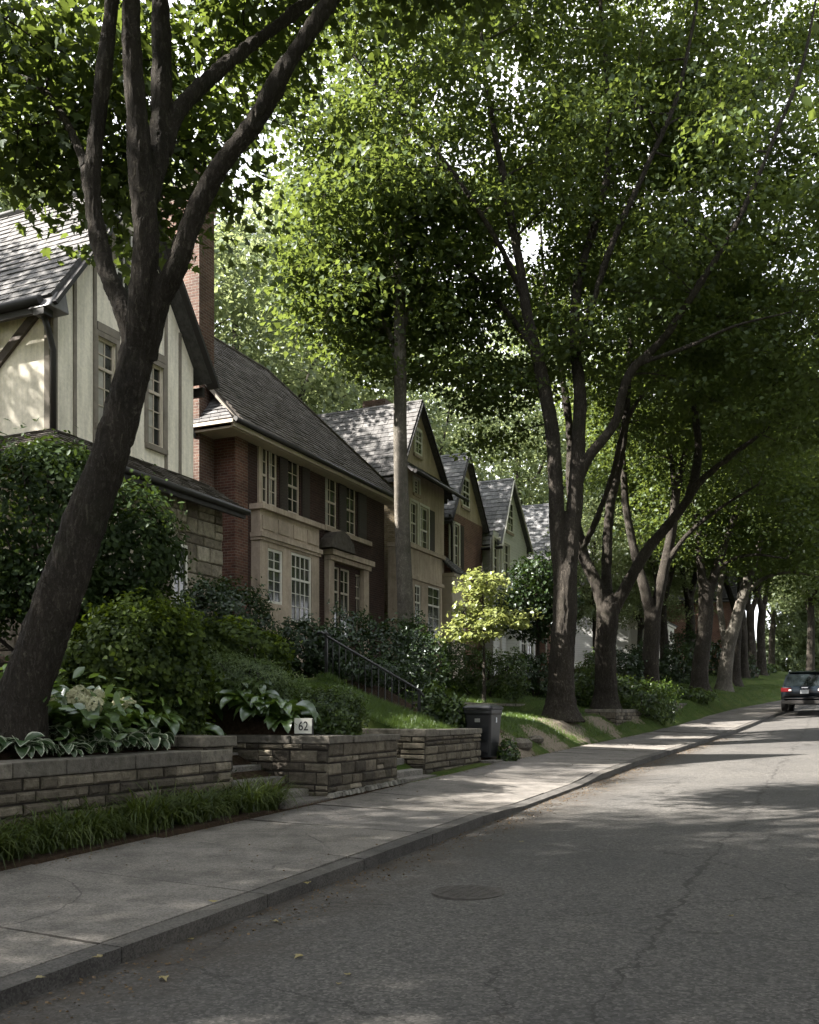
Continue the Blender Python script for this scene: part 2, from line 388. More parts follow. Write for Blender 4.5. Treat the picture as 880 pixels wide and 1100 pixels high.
def mk_siding(name, c):
    t = NT(name); uv = t.coord('UV'); v = t.coord('Object')
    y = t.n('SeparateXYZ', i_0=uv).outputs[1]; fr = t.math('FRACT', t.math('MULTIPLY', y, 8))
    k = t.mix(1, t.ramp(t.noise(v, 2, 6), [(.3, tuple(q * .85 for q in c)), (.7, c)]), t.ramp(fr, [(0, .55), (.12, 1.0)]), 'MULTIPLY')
    return t.pbr(k, .6, t.bump(fr, .6, .02), .3)
MT['siding'] = mk_siding('white_siding', (.66, .66, .64)); MT['greysiding'] = mk_siding('grey_siding', (.42, .43, .43))
def mk_blocks(name, stops, rough=.9, b=.02, moss=.3):
    t = NT(name); v = t.coord('Object'); a = t.attr()
    c = t.ramp(a, stops)
    c = t.mix(1, c, t.ramp(t.noise(v, 9, 7, .7), [(.3, .5), (.68, 1.25)]), 'MULTIPLY')
    c = t.mix(t.ramp(t.noise(v, 2.2, 6, .7), [(.5, 0), (.72, moss)]), c, (.035, .04, .022))
    h = t.math('ADD', t.noise(v, 13, 7, .65), t.math('MULTIPLY', t.noise(v, 60, 4), .3))
    return t.pbr(c, rough, t.bump(h, .9, b), .2)
MT['stone'] = mk_blocks('wall_stone', [(0, (.06, .052, .042)), (.4, (.115, .10, .078)), (.75, (.16, .14, .108)), (1, (.25, .22, .17))], .92, .035)
MT['cap'] = mk_blocks('coping_stone', [(0, (.10, .092, .08)), (1, (.17, .155, .13))], .9, .02)
MT['rubble'] = mk_blocks('house_stone', [(0, (.13, .11, .085)), (.5, (.25, .22, .17)), (1, (.38, .34, .27))], .9, .03, .15)
MT['slate'] = mk_blocks('roof_slate', [(0, (.07, .068, .068)), (.5, (.105, .101, .10)), (1, (.15, .145, .143))], .8, .006, .12)
MT['shingle'] = mk_blocks('brown_shingle', [(0, (.045, .038, .032)), (.5, (.085, .074, .064)), (1, (.14, .125, .11))], .85, .006, .15)
MT['slategrey'] = mk_blocks('grey_shingle', [(0, (.10, .10, .105)), (.5, (.17, .17, .175)), (1, (.25, .25, .255))], .8, .006, .1)
MT['joint'] = simple('joint_mortar', (.03, .026, .022), .95, .3, 9)
MT['pebble'] = mk_blocks('edging_pebble', [(0, (.10, .095, .085)), (1, (.26, .25, .22))], .9, .01, .1)
MT['rock'] = mk_blocks('garden_rock', [(0, (.10, .09, .075)), (1, (.17, .15, .125))], .95, .05)
MT['timber'] = simple('weathered_timber', (.20, .175, .145), .8, .25, 5, bump=.004)
MT['timberdark'] = simple('dark_timber', (.085, .07, .06), .8, .3, 5, bump=.004)
MT['trimdark'] = simple('black_trim', (.028, .026, .025), .5, .2, 4)
MT['bluetrim'] = simple('slate_blue_trim', (.07, .085, .10), .55, .2, 4)
MT['white'] = simple('white_paint', (.64, .62, .56), .5, .08, 4)
MT['creampaint'] = simple('cream_paint', (.46, .40, .325), .55, .12, 4)
MT['shutter'] = simple('dark_shutter', (.035, .026, .022), .55, .2, 8)
MT['copper'] = simple('lead_flashing', (.13, .125, .125), .45, .25, 5, .5)
def mk_glass():
    t = NT('window_glass'); v = t.coord('Object')
    c = t.ramp(t.noise(v, 1.4, 3), [(.35, (.01, .011, .011)), (.7, (.05, .05, .045))])
    return t.pbr(c, .06, t.bump(t.noise(v, 1.1, 2), .06, .05), .9)
MT['glass'] = mk_glass()
MT['curtain'] = simple('net_curtain', (.34, .33, .29), .8, .3, 3, .2)
MT['iron'] = simple('wrought_iron', (.018, .018, .019), .45, .3, 10, .5)
MT['binplastic'] = simple('bin_plastic', (.007, .008, .01), .42, .25, 5, .45)
MT['binlid'] = simple('bin_lid_plastic', (.007, .008, .011), .38, .25, 5, .45)
MT['tyre'] = simple('tyre_rubber', (.02, .02, .02), .85, .2)
MT['rim'] = simple('alloy', (.3, .3, .31), .35, .1, 4, .5, .8)
MT['castiron'] = simple('cast_iron', (.06, .055, .05), .85, .35, 12, .3, 0, .004, 40)
def mk_paint(name, c):
    t = NT(name); v = t.coord()
    k = t.ramp(t.noise(v, 3, 4), [(.3, tuple(q * .9 for q in c)), (.7, tuple(q * 1.1 for q in c))])
    return t.pbr(k, .3, None, .5, .2, Coat_Weight=.8, Coat_Roughness=.06)
MT['carblue'] = mk_paint('navy_car_paint', (.006, .011, .018)); MT['carwhite'] = mk_paint('white_car_paint', (.6, .6, .6)); MT['carred'] = mk_paint('dull_red_car_paint', (.16, .03, .03))
MT['carglass'] = simple('car_glass', (.012, .016, .018), .05, .2, 2, .9)
MT['red'] = simple('tail_lamp_red', (.09, .006, .008), .2, .2, 6, .6)
MT['clear'] = simple('clear_lamp', (.6, .6, .6), .2, .1, 6, .6)
MT['plate'] = simple('number_plate', (.55, .57, .6), .45, .08, 6)
MT['chrome'] = simple('chrome', (.6, .6, .62), .15, .1, 4, .5, 1)
MT['signface'] = simple('sign_enamel', (.55, .55, .5), .5, .1, 9)
MT['signnum'] = simple('sign_digits', (.03, .03, .03), .5, .1, 9)
def mk_bark(name, a, b, ridge=7, d=.03):
    t = NT(name); v = t.coord('Object', (ridge, ridge, ridge * .17)); w = t.coord('Object')
    wv = t.n('VectorMath', operation='ADD', i_0=v, i_1=t.n('VectorMath', operation='MULTIPLY', i_0=t.noise(w, 5, 5, .65, 'Color'), i_1=(2.6, 2.6, 1.6)).outputs[0]).outputs[0]
    n0 = t.noise(wv, 1.6, 5, .62); rid = t.math('MULTIPLY', t.math('ABSOLUTE', t.math('SUBTRACT', n0, .5)), 5)
    n1 = t.noise(wv, 6, 6, .7); n2 = t.noise(w, 40, 4, .6)
    h = t.math('ADD', t.math('MINIMUM', rid, 1), t.math('ADD', t.math('MULTIPLY', n1, .9), t.math('MULTIPLY', n2, .35)))
    c = t.ramp(t.math('MULTIPLY', h, .6), [(.2, tuple(q * .45 for q in a)), (.6, a), (1.0, b)])
    c = t.mix(1, c, t.ramp(t.noise(w, 1.7, 7, .68), [(.3, .55), (.7, 1.35)]), 'MULTIPLY')
    c = t.mix(t.ramp(t.noise(w, 1.1, 6, .7), [(.55, 0), (.75, .4)]), c, (.045, .055, .028))
    return t.pbr(c, .92, t.bump(h, .9, d), .15)
MT['bark'] = mk_bark('maple_bark', (.05, .043, .036), (.105, .093, .078), 12, .035)
MT['barknear'] = mk_bark('near_maple_bark', (.046, .039, .032), (.10, .088, .072), 16, .035)
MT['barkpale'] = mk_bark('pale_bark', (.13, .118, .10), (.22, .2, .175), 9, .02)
MT['leaf'] = leafmat('maple_leaf', (.024, .042, .010), (.072, .105, .024), (.21, .26, .045), .45, .02, .5)
MT['leafnear'] = leafmat('near_maple_leaf', (.02, .036, .009), (.058, .09, .02), (.19, .24, .035), .45, .025, .5)
MT['leafhazed'] = leafmat('hazed_backdrop_leaf', (.075, .11, .045), (.16, .20, .085), (.36, .40, .17), .5, .03, .5)  # haze and sun on the far trees put into the leaf colour
MT['leaflime'] = leafmat('lime_leaf', (.13, .16, .045), (.24, .27, .09), (.36, .38, .10), .42, .03)
MT['leafdark'] = leafmat('dark_shrub_leaf', (.009, .02, .005), (.026, .048, .011), (.06, .10, .01), .25, .035, .4, 3)
MT['yew'] = leafmat('yew_needle', (.011, .024, .007), (.038, .062, .016), (.08, .12, .01), .25, .015, .55, 3)
MT['yewlime'] = leafmat('lime_yew_needle', (.008, .02, .004), (.065, .095, .012), (.12, .17, .01), .3, .015, .55, 2.5)
MT['box'] = leafmat('boxwood_leaf', (.012, .028, .005), (.068, .11, .016), (.15, .2, .02), .3, .04, .4, 3)
MT['juniper'] = leafmat('juniper_needle', (.045, .075, .025), (.14, .19, .07), (.2, .28, .06), .3, .03, .4, 3)
MT['grassblade'] = leafmat('lawn_grass_blade', (.03, .06, .01), (.085, .14, .02), (.15, .22, .02), .4, .04, .4, .8)
MT['liriope'] = leafmat('strap_grass_blade', (.018, .034, .006), (.075, .10, .018), (.15, .2, .02), .35, .03, .45, 2)
MT['hosta'] = leafmat('hosta_leaf', (.03, .065, .014), (.09, .15, .03), (.2, .3, .03), .35, .1, .35, 2)
def mk_varie():
    t = NT('variegated_leaf'); k = t.attrc('tint'); v = t.coord()
    g = t.ramp(t.noise(v, 9, 3), [(.3, (.02, .05, .018)), (.7, (.055, .10, .035))])
    f = t.ramp(t.n('SeparateColor', i_0=k).outputs[0], [(.38, 0), (.8, 1)])
    c = t.mix(f, g, (.50, .54, .42))
    d = t.n('BsdfDiffuse', i_Color=c); tr = t.n('BsdfTranslucent', i_Color=c); gl = t.n('BsdfGlossy', i_Roughness=.4)
    m1 = t.n('MixShader', i_0=.3); t.t.links.new(d.outputs[0], m1.inputs[1]); t.t.links.new(tr.outputs[0], m1.inputs[2])
    m2 = t.n('MixShader', i_0=.08); t.t.links.new(m1.outputs[0], m2.inputs[1]); t.t.links.new(gl.outputs[0], m2.inputs[2])
    t.t.links.new(m2.outputs[0], t.out.inputs[0]); return t.m
MT['varie'] = mk_varie()
MT['petal'] = leafmat('hydrangea_petal', (.42, .42, .26), (.62, .60, .42), (.6, .6, .4), .35, .03, .5, 2)
MT['dryleaf'] = leafmat('dry_leaf', (.12, .085, .035), (.30, .25, .10), (.3, .25, .08), .3, .05, .5, 1)
MT['litter'] = leafmat('leaf_litter', (.05, .032, .018), (.16, .11, .06), (.2, .12, .04), .2, .02, .5, 1)

# ------------------------------------------------------------------ ground, road, pavement
def grid_mesh(name, Sx, Ys, fz, mat, kindf=None, follow=True, kind='structure'):
    Sx = np.asarray(Sx, float); Ys = np.asarray(Ys, float)
    S, Y = np.meshgrid(Sx, Ys); X = S + (xc(Y) if follow else 0)
    Z = fz(X, Y); co = np.stack([X, Y, Z], -1).reshape(-1, 3)
    nx, ny = len(Sx), len(Ys)
    i = (np.arange(ny - 1)[:, None] * nx + np.arange(nx - 1)[None, :]).ravel()
    q = np.stack([i, i + 1, i + nx + 1, i + nx], 1)
    me = bpy.data.meshes.new(name); me.vertices.add(len(co)); me.vertices.foreach_set('co', co.astype(np.float32).ravel())
    me.loops.add(q.size); me.loops.foreach_set('vertex_index', q.ravel().astype(np.int32))
    me.polygons.add(len(q)); me.polygons.foreach_set('loop_start', (np.arange(len(q)) * 4).astype(np.int32)); me.update(calc_edges=True)
    me.polygons.foreach_set('use_smooth', np.ones(len(q), bool))
    if kindf:
        k = kindf(X.ravel(), Y.ravel()); at = me.color_attributes.new('kind', 'FLOAT_COLOR', 'POINT')
        at.data.foreach_set('color', np.concatenate([k, np.zeros((len(co), 1)), np.ones((len(co), 1))], 1).astype(np.float32).ravel())
    o = finish(me, name, mat, uv=False); o['kind'] = kind; return o
def gkind(X, Y):
    d = xc(Y) - X
    soil = np.zeros_like(X); sand = np.zeros_like(X)
    soil = np.where((Y < 13.2) & (d > 2.1), 1, soil)
    soil = np.where((d > 7.6) & (Y < 60), 1, soil)
    soil = np.where((Y > 17.0) & (Y < 19.5) & (d > 2.2), .8, soil)
    soil = np.where((d > 14), .5, soil)
    # worn bare patches round the first maples
    for bx, by, br in ((-6.5, 24.0, 1.25), (-6.2, 27.2, .95), (-6.1, 21.3, .85), (-6.1, 18.9, .8), (-6.3, 31, .9)):
        sand = np.maximum(sand, np.clip(1.15 - np.hypot((X - bx) * 1.1, (Y - by) * .7) / br, 0, 1))
    return np.stack([soil, sand], 1)
left = -np.array([400, 200, 120, 80, 60, 48, 40, 34, 29, 25, 22, 20, 18, 16.5, 15, 14, 13, 12, 11, 10.3, 9.6, 9] + list(np.arange(8.5, 5.0, -.25)) + list(np.arange(5.0, 2.0, -.1)) + [2.0, 0.3])
right = RW + np.array([-.3, 1.9, 2.0, 2.5, 3, 4, 6, 9, 12, 20, 40, 80, 200, 400])
ys = np.concatenate([[-300, -150, -80, -50, -35, -25, -18], np.arange(-14, 2, 1.0), np.arange(2, 30, .16), np.arange(30, 64, .6), np.arange(64, 130, 4), [150, 200, 300, 500, 900]])
grid_mesh('ground', np.concatenate([left, right]), ys, gz, MT['ground'], gkind)
grid_mesh('road', np.linspace(-.02, RW + .02, 15), np.concatenate([np.arange(-120, 0, 4), np.arange(0, 70, .7), np.arange(70, 400, 8)]),
          lambda X, Y: zr(Y) + .07 * np.sin(np.pi * np.clip((X - xc(Y)) / RW, 0, 1)) , MT['asphalt'])

# kerb: stones 1.5 m long with a dropped stretch; pavement: slabs with joints
def drop(Y): return np.interp(Y, [10.6, 11.8, 15.2, 16.0], [0, .06, .06, 0])
JY = [4.24 + 1.5 * k - .02 for k in range(-40, 90)]
def slab_rows(mb, s0, s1, zf, a, b, n, gap, deep, rng, close=True):
    """one slab between Y=a and Y=b, its top curved with the street"""
    yy = np.linspace(a + gap / 2, b - gap / 2, n + 1); c = rng.random()
    for y0, y1 in zip(yy[:-1], yy[1:]):
        P = lambda s, y, dz=0: (float(xc(y) + s), y, float(zf(s, y)) + dz)
        mb.face([P(s0, y0), P(s1, y0), P(s1, y1), P(s0, y1)], c)
        for s in (s0, s1):
            mb.face([P(s, y0), P(s, y1), P(s, y1, -deep), P(s, y0, -deep)], c)
    for y in (yy[0], yy[-1]):
        mb.face([P(s0, y), P(s1, y), P(s1, y, -deep), P(s0, y, -deep)], c)
rng = np.random.default_rng(3)
wz = lambda s, y: zr(y) + .10 + .025 * (-s) - drop(y) * np.clip(1 + s / 1.0, 0, 1)
kerb = MB(); walk = MB(); dirt = MB()
for a, b in zip(JY[:-1], JY[1:]):
    tilt = rng.normal() * .004; tl2 = rng.normal() * .004
    zf = lambda s, y: wz(s, y) + tilt * (s + 1) + tl2 * (y - a)
    slab_rows(walk, -2.22, -.165, zf, a, b, 1, .024, .1, rng)
    slab_rows(kerb, -.155, .0, lambda s, y: wz(s, y) + tilt * .5 - .004, a, b, 2, .012, .3, rng)
    slab_rows(kerb, RW, RW + .155, lambda s, y: zr(y) + .13, a, b, 1, .012, .3, rng)
    Pq = lambda s, y, dz: (float(xc(y) + s), y, float(wz(s, y)) + dz)
    dirt.face([Pq(-2.21, a - .02, -.005), Pq(-.166, a - .02, -.005), Pq(-.166, a + .02, -.005), Pq(-2.21, a + .02, -.005)])
    slab_rows(walk, RW + .17, RW + 1.98, lambda s, y: zr(y) + .14, a, b, 1, .014, .1, rng)
dirto = dirt.build('pavement_joints', MT['joint']); dirto['kind'] = 'structure'
walko = walk.build('sidewalk', MT['walk']); walko['kind'] = 'structure'
kerbo = kerb.build('kerb', MT['kerb'], bevel=.012); kerbo['kind'] = 'structure'

# ------------------------------------------------------------------ dry-stone style walls
def ashlar(mb, o, u, n, Wd, z0, z1, rng, rows=(.075, .17), lens=(.14, .5), gap=.018, prot=.045, base=.06, top=None, mb2=None):
    """courses of squared stones standing proud of a dark joint bed; z measured along up"""
    o = np.array(o, float); u = np.array(u, float); n = np.array(n, float); zz = np.array((0, 0, 1.))
    b = z0
    while b < z1 - .02:
        h = rng.uniform(*rows)
        if z1 - (b + h) < rows[0] * .8: h = z1 - b
        a = 0.0
        while a < Wd - .01:
            l = rng.uniform(*lens)
            if Wd - (a + l) < lens[0] * .7: l = Wd - a
            split = h > rows[1] * .85 and rng.random() < .35
            for (b0, b1) in ((b, b + h * .5), (b + h * .5, b + h)) if split else ((b, b + h),):
                c = rng.uniform(.35, 1) * prot; g = gap / 2; e = min(.022, (b1 - b0) * .2, l * .2)
                col = float(np.clip(rng.normal(.45, .32), 0, 1))
                P = lambda aa, bb, cc: o + u * aa + zz * bb + n * cc
                j = lambda: rng.normal() * .004
                a0, a1, q0, q1 = a + g + j(), a + l - g + j(), b0 + g + j() * .7, b1 - g + j() * .7
                back = [P(a0, q0, -.03), P(a1, q0, -.03), P(a1, q1, -.03), P(a0, q1, -.03)]
                mid = [P(a0, q0, c * .4), P(a1, q0, c * .4), P(a1, q1, c * .4), P(a0, q1, c * .4)]
                fr = [P(a0 + e, q0 + e, c + j()), P(a1 - e, q0 + e, c + j()), P(a1 - e, q1 - e, c + j()), P(a0 + e, q1 - e, c + j())]
                for A, B in ((back, mid), (mid, fr)):
                    for k in range(4): mb.face([A[k], A[(k + 1) % 4], B[(k + 1) % 4], B[k]], col)
                mb.face(fr, col)
            a += l
        b += h
def stone_wall(name, label, faces, core, caps, seed, group=None, cat='stone wall'):
    """faces: (o,u,n,W,z0,z1); core: boxes of the joint bed; caps: boxes of coping stones along their longest side"""
    rng = np.random.default_rng(seed)
    base = core[0]; root = empty(name, ((base[0][0] + base[1][0]) / 2, (base[0][1] + base[1][1]) / 2, base[0][2]), label, cat, group)
    c = MB()
    for a, b in core: c.box(a, b, .1)
    c.build('joint_bed', MT['joint'], root)
    m = MB()
    for f in faces: ashlar(m, *f, rng)
    m.build('stonework', MT['stone'], root)
    k = MB()
    for a, b in caps:
        ax = 0 if abs(b[0] - a[0]) > abs(b[1] - a[1]) else 1; p = a[ax]
        while p < b[ax] - .01:
            q = p + rng.uniform(.55, 1.1)
            if b[ax] - q < .35: q = b[ax]
            A = list(a); B = list(b); A[ax] = p + .004; B[ax] = q - .004; dz = rng.normal() * .004; B[2] += dz
            A[1 - ax] += rng.normal() * .006; B[1 - ax] += rng.normal() * .008
            k.box(A, B, float(rng.random())); p = q
    k.build('coping', MT['cap'], root, bevel=.012)
    return root
U, N_, Lf = (0, 1, 0), (1, 0, 0), (-1, 0, 0)
S_ = (0, -1, 0)
# long wall beside the strap grass, then its raised return by the steps
stone_wall('garden_wall', 'long low stone wall behind the strip of strappy grass, below the leaning tree',
           [((-6.45, -2.0, 0), U, N_, 11.3, .15, .93)], [((-6.80, -2.0, -.2), (-6.452, 9.3, .93))],
           [((-6.85, -2.0, .93), (-6.41, 9.33, 1.07))], 1, 'stone garden walls along the pavement')
stone_wall('garden_wall', 'short raised stone return ending the long low wall beside the steps',
           [((-6.6, 9.0, 0), U, N_, .56, .25, 1.1), ((-6.6, 9.0, 0), Lf, S_, 1.4, .8, 1.1)], [((-8.0, 9.002, .1), (-6.602, 9.56, 1.1))],
           [((-8.0, 8.96, 1.1), (-6.55, 9.6, 1.22))], 2, 'stone garden walls along the pavement')
stone_wall('garden_wall', 'stone wall under the white number sign, with a taller corner block',
           [((-5.98, 10.8, 0), U, N_, 2.1, .3, 1.09), ((-5.98, 10.8, 0), Lf, S_, 1.6, .25, 1.09)],
           [((-6.38, 10.802, .1), (-5.982, 12.9, 1.09)), ((-7.6, 10.802, .1), (-6.38, 11.2, 1.09))],
           [((-6.42, 11.45, 1.09), (-5.94, 12.94, 1.175)), ((-7.6, 10.76, 1.09), (-5.94, 11.44, 1.2))], 3, 'stone garden walls along the pavement')
stone_wall('garden_wall', 'dark stone wall below the grass bank, beside the black bin',
           [((-6.12, 14.3, 0), U, N_, 2.6, .4, 1.1), ((-6.12, 14.3, 0), Lf, S_, 2.2, .35, 1.1)],
           [((-6.5, 14.302, .2), (-6.122, 16.9, 1.1)), ((-8.3, 14.302, .3), (-6.5, 14.66, 1.1))],
           [((-6.54, 14.72, 1.1), (-6.08, 16.94, 1.2)), ((-8.3, 14.26, 1.1), (-6.08, 14.71, 1.22))], 4, 'stone garden walls along the pavement')
r = float(zr(23)); stone_wall('garden_wall', 'long dark low wall holding up the lawn behind the bin',
           [((-8.07, 18.75, 0), U, N_, 8.6, r + .62, r + 1.15)], [((-8.35, 18.75, r + .3), (-8.072, 27.35, r + 1.15))],
           [((-8.38, 18.75, r + 1.15), (-8.03, 27.37, r + 1.22))], 5, 'stone garden walls along the pavement')
r = float(zr(30.5)); X0 = float(xc(31)) - 2.75; stone_wall('garden_wall', 'stone wall with a square end block beside the second big trunk',
           [((X0, 28.3, 0), U, N_, 4.6, r + .1, r + .78), ((X0, 28.3, 0), Lf, S_, .9, r + .1, r + .78)], [((X0 - .9, 28.302, r - .1), (X0 - .002, 32.9, r + .78))],
           [((X0 - .93, 28.27, r + .78), (X0 + .04, 32.95, r + .88))], 6, 'stone garden walls along the pavement')
r = float(zr(39)); X0 = float(xc(39)) - 2.9; stone_wall('garden_wall', 'farthest low stone wall among bushes before the straight dark trunk',
           [((X0, 36.5, 0), U, N_, 3.6, r - .1, r + .62), ((X0, 36.5, 0), Lf, S_, .5, r - .2, r + .62)], [((X0 - .5, 36.502, r - .4), (X0 - .002, 40.1, r + .62))],
           [((X0 - .53, 36.47, r + .62), (X0 + .04, 40.15, r + .7))], 7, 'stone garden walls along the pavement')
# pebble edging under the numbered wall
pm = MB(); rg = np.random.default_rng(8)
for k in range(90):
    y = 10.7 + 2.3 * rg.random(); x = -5.93 + .1 * rg.random() ; s = rg.uniform(.025, .05); z = float(zr(y)) + .2
    pm.hexa([(x - s, y - s, z - .03), (x + s, y - s, z - .03), (x + s, y + s, z - .03), (x - s, y + s, z - .03),
             (x - s * .6, y - s * .5, z + s * .6), (x + s * .6, y - s * .6, z + s * .6), (x + s * .5, y + s * .6, z + s * .6), (x - s * .5, y + s * .6, z + s * .6)], float(rg.random()))
tag(pm.build('pebble_edging', MT['pebble'], bevel=.008), kind='stuff')

# garden steps
def steps(label, y0, y1, x0, n, rise, run, z0, curve=0):
    root = empty('garden_steps', (x0, (y0 + y1) / 2, z0), label, 'steps', 'stone garden steps')
    for k in range(n):
        m = MB(); z = z0 + rise * (k + 1); x = x0 - run * k
        m.box((x - run - .04, y0, z0 + rise * k - .25), (x, y1, z), float(rg.random()))
        m.build('step', MT['step'], root, bevel=.015)
    return root
steps('stone steps between the long low wall and the numbered wall', 9.62, 10.78, -6.25, 4, .15, .36, .36)
steps('stone steps between the numbered wall and the dark wall', 12.96, 14.22, -6.12, 10, .165, .33, .42)
steps('stone steps climbing beside the black iron handrail', 17.02, 18.4, -6.4, 10, .165, .33, .56)
for yy, w in ((10.18, 1.16), (13.6, 1.25), (17.7, 1.35)):
    m = MB(); x1 = float(xc(yy)) - 2.23
    m.box((x1 - (.5 if yy < 16 else .7), yy - w / 2, float(zr(yy)) + .1), (x1, yy + w / 2, float(zr(yy)) + .192), .8)
    o = m.build('path', MT['walk'], bevel=.01); o['kind'] = 'structure'

# ------------------------------------------------------------------ building kit
def facade(mb, o, u, n, Wd, H, openings=(), depth=.14, col=.5):
    """flat wall with real openings and reveals"""
    o = np.array(o, float); u = np.array(u, float); n = np.array(n, float); z = np.array((0, 0, 1.))
    P = lambda a, b, c=0: o + u * a + z * b + n * c
    xs = sorted({0, Wd, *[v for q in openings for v in q[:2]]}); zs = sorted({0, H, *[v for q in openings for v in q[2:4]]})
    for a0, a1 in zip(xs[:-1], xs[1:]):
        for b0, b1 in zip(zs[:-1], zs[1:]):
            am, bm = (a0 + a1) / 2, (b0 + b1) / 2
            if any(q[0] < am < q[1] and q[2] < bm < q[3] for q in openings): continue
            mb.face([P(a0, b0), P(a1, b0), P(a1, b1), P(a0, b1)], col)
    for a0, a1, b0, b1 in [q[:4] for q in openings]:
        for A, B in (((a0, b0), (a1, b0)), ((a1, b0), (a1, b1)), ((a1, b1), (a0, b1)), ((a0, b1), (a0, b0))):
            mb.face([P(*A), P(*B), P(*B, -depth), P(*A, -depth)], col)
def window(parent, o, u, n, a0, a1, b0, b1, cols=2, rows=2, mat='creampaint', depth=-.09, transom=None, sill=None, curtain=0, fw=.055, casing=0, casing_mat=None, name='window'):
    """frame with glazing bars, its glass pane a child; transom = height fraction of a heavier bar"""
    m = MB(); f = lambda *q: m.fbox(o, u, n, *q)
    d0, d1 = depth, depth + .06
    f(a0, a0 + fw, b0, b1, d0, d1); f(a1 - fw, a1, b0, b1, d0, d1); f(a0 + fw, a1 - fw, b0, b0 + fw, d0, d1); f(a0 + fw, a1 - fw, b1 - fw, b1, d0, d1)
    def bars(q0, q1, c, r, w=.022):
        for k in range(1, c): x = a0 + fw + (a1 - a0 - 2 * fw) * k / c; f(x - w / 2, x + w / 2, q0, q1, d0 + .012, d1 - .012)
        for k in range(1, r): y = q0 + (q1 - q0) * k / r; f(a0 + fw, a1 - fw, y - w / 2, y + w / 2, d0 + .014, d1 - .014)
    if transom:
        t = b0 + (b1 - b0) * transom; f(a0 + fw, a1 - fw, t - .03, t + .03, d0 + .002, d1 + .004)
        bars(b0 + fw, t - .03, cols, rows); bars(t + .03, b1 - fw, cols, 2 if rows > 1 else 1)
    else: bars(b0 + fw, b1 - fw, cols, rows)
    w = m.build(name, MT[mat], parent)
    g = MB(); g.fbox(o, u, n, a0 + fw * .5, a1 - fw * .5, b0 + fw * .5, b1 - fw * .5, d0 + .018, d0 + .026); g.build('pane', MT['glass'], w)
    if curtain:
        c = MB(); c.fbox(o, u, n, a0 + fw, a0 + fw + (a1 - a0) * curtain, b0 + fw, b1 - fw, d0 + .026, d0 + .030); c.build('curtain', MT['curtain'], w)
    if sill:
        s = MB(); s.fbox(o, u, n, a0 - .09, a1 + .09, b0 - .11, b0 - .004, -.1, .07); s.build('sill', MT[sill], w)
    if casing:
        s = MB(); q = casing; e = .035
        s.fbox(o, u, n, a0 - q, a0 - .003, b0 - .003, b1 + q, -.02, e); s.fbox(o, u, n, a1 + .003, a1 + q, b0 - .003, b1 + q, -.02, e)
        s.fbox(o, u, n, a0 - .003, a1 + .003, b1 + .003, b1 + q, -.02, e); s.build('casing', MT[casing_mat or mat], w)
    return w
def shingles(mb, A, B, C, D, seed, course=.19, width=.26, lift=.02, thick=.14):
    """slated slope: A,B along the eave, D,C along the ridge (A below D)"""
    rng = np.random.default_rng(seed); A, B, C, D = [np.array(p, float) for p in (A, B, C, D)]
    n = np.cross(B - A, (D + C) / 2 - A); n /= np.linalg.norm(n)
    if n[2] < 0: n = -n
    low = lambda p: p - n * thick
    mb.hexa([low(A), low(B), low(C), low(D), A - n * .004, B - n * .004, C - n * .004, D - n * .004], .15)
    L = np.linalg.norm((C + D) / 2 - (A + B) / 2); k = max(2, int(round(L / course)))
    for i in range(k):
        t0, t1 = i / k, (i + 1) / k
        l0, r0, l1, r1 = A + (D - A) * t0, B + (C - B) * t0, A + (D - A) * t1, B + (C - B) * t1
        w = np.linalg.norm(r0 - l0); m = max(1, int(round(w / width))); off = (rng.random() if m > 1 else 0)
        cuts = sorted({0, 1, *[float(np.clip((j + off + rng.normal() * .08) / m, 0, 1)) for j in range(m)]})
        for s0, s1 in zip(cuts[:-1], cuts[1:]):
            e = .006 / max(w, .1); h = lift * rng.uniform(.7, 1.4); c = float(np.clip(rng.normal(.5, .2), 0, 1)); dn = (l0 - l1) / np.linalg.norm(l0 - l1 + 1e-9) * rng.normal() * .006
            a = l0 + (r0 - l0) * (s0 + e) + n * h + dn; b = l0 + (r0 - l0) * (s1 - e) + n * h + dn
            cc = l1 + (r1 - l1) * (s1 - e) + n * .003; d = l1 + (r1 - l1) * (s0 + e) + n * .003
            mb.face([a, b, cc, d], c); mb.face([a, b, b - n * h, a - n * h], c * .9); mb.face([a, d, a - n * h], c * .9); mb.face([b, cc, b - n * h], c * .9)
def gable_poly(mb, x, y0, y1, z0, ze, ya, za, thick=.2, col=.5):
    """gable wall facing the street"""
    f = [(x, y0, z0), (x, y1, z0), (x, y1, ze), (x, ya, za), (x, y0, ze)]
    mb.face(f, col); mb.face([(p[0] - thick, p[1], p[2]) for p in reversed(f)], col)
def gutter(parent, pts, r=.07, mat='trimdark', name='gutter'):
    m = MB(); m.tube(pts, r, 8); return m.build(name, MT[mat], parent)

# ------------------------------------------------------------------ half-timbered house on the left
TX = -13.0; zb = 2.3
T = empty('timbered_house', (-17, 15, zb), 'cream half-timbered house behind the leaning tree, with a stone ground floor', 'house')
ty0, ty1, tya = 13.2, 17.35, 15.3; te, ta = 9.1, 11.95
z1 = 6.55
m = MB()
up = lambda py, px: HX(py, px, TX)
fw = [(YX(104.5, TX) - ty0, YX(124, TX) - ty0, 7.05 - z1, 8.75 - z1), (YX(158.5, TX) - ty0, YX(175, TX) - ty0, 7.05 - z1, 8.75 - z1)]
facade(m, (TX, ty0, z1), U, N_, ty1 - ty0, te - z1, fw)
pa, pb, zz = YX(122.5, TX), YX(141, TX), (9.75, 11.1)
m.face([(TX, ty0, te), (TX, ty1, te), (TX, tya, ta)])
facade(m, (TX, ty0, z1), Lf, S_, 12, te - z1 + .3)
m.face([(TX, ty1, z1), (TX - 12, ty1, z1), (TX - 12, ty1, te), (TX, ty1, te)])
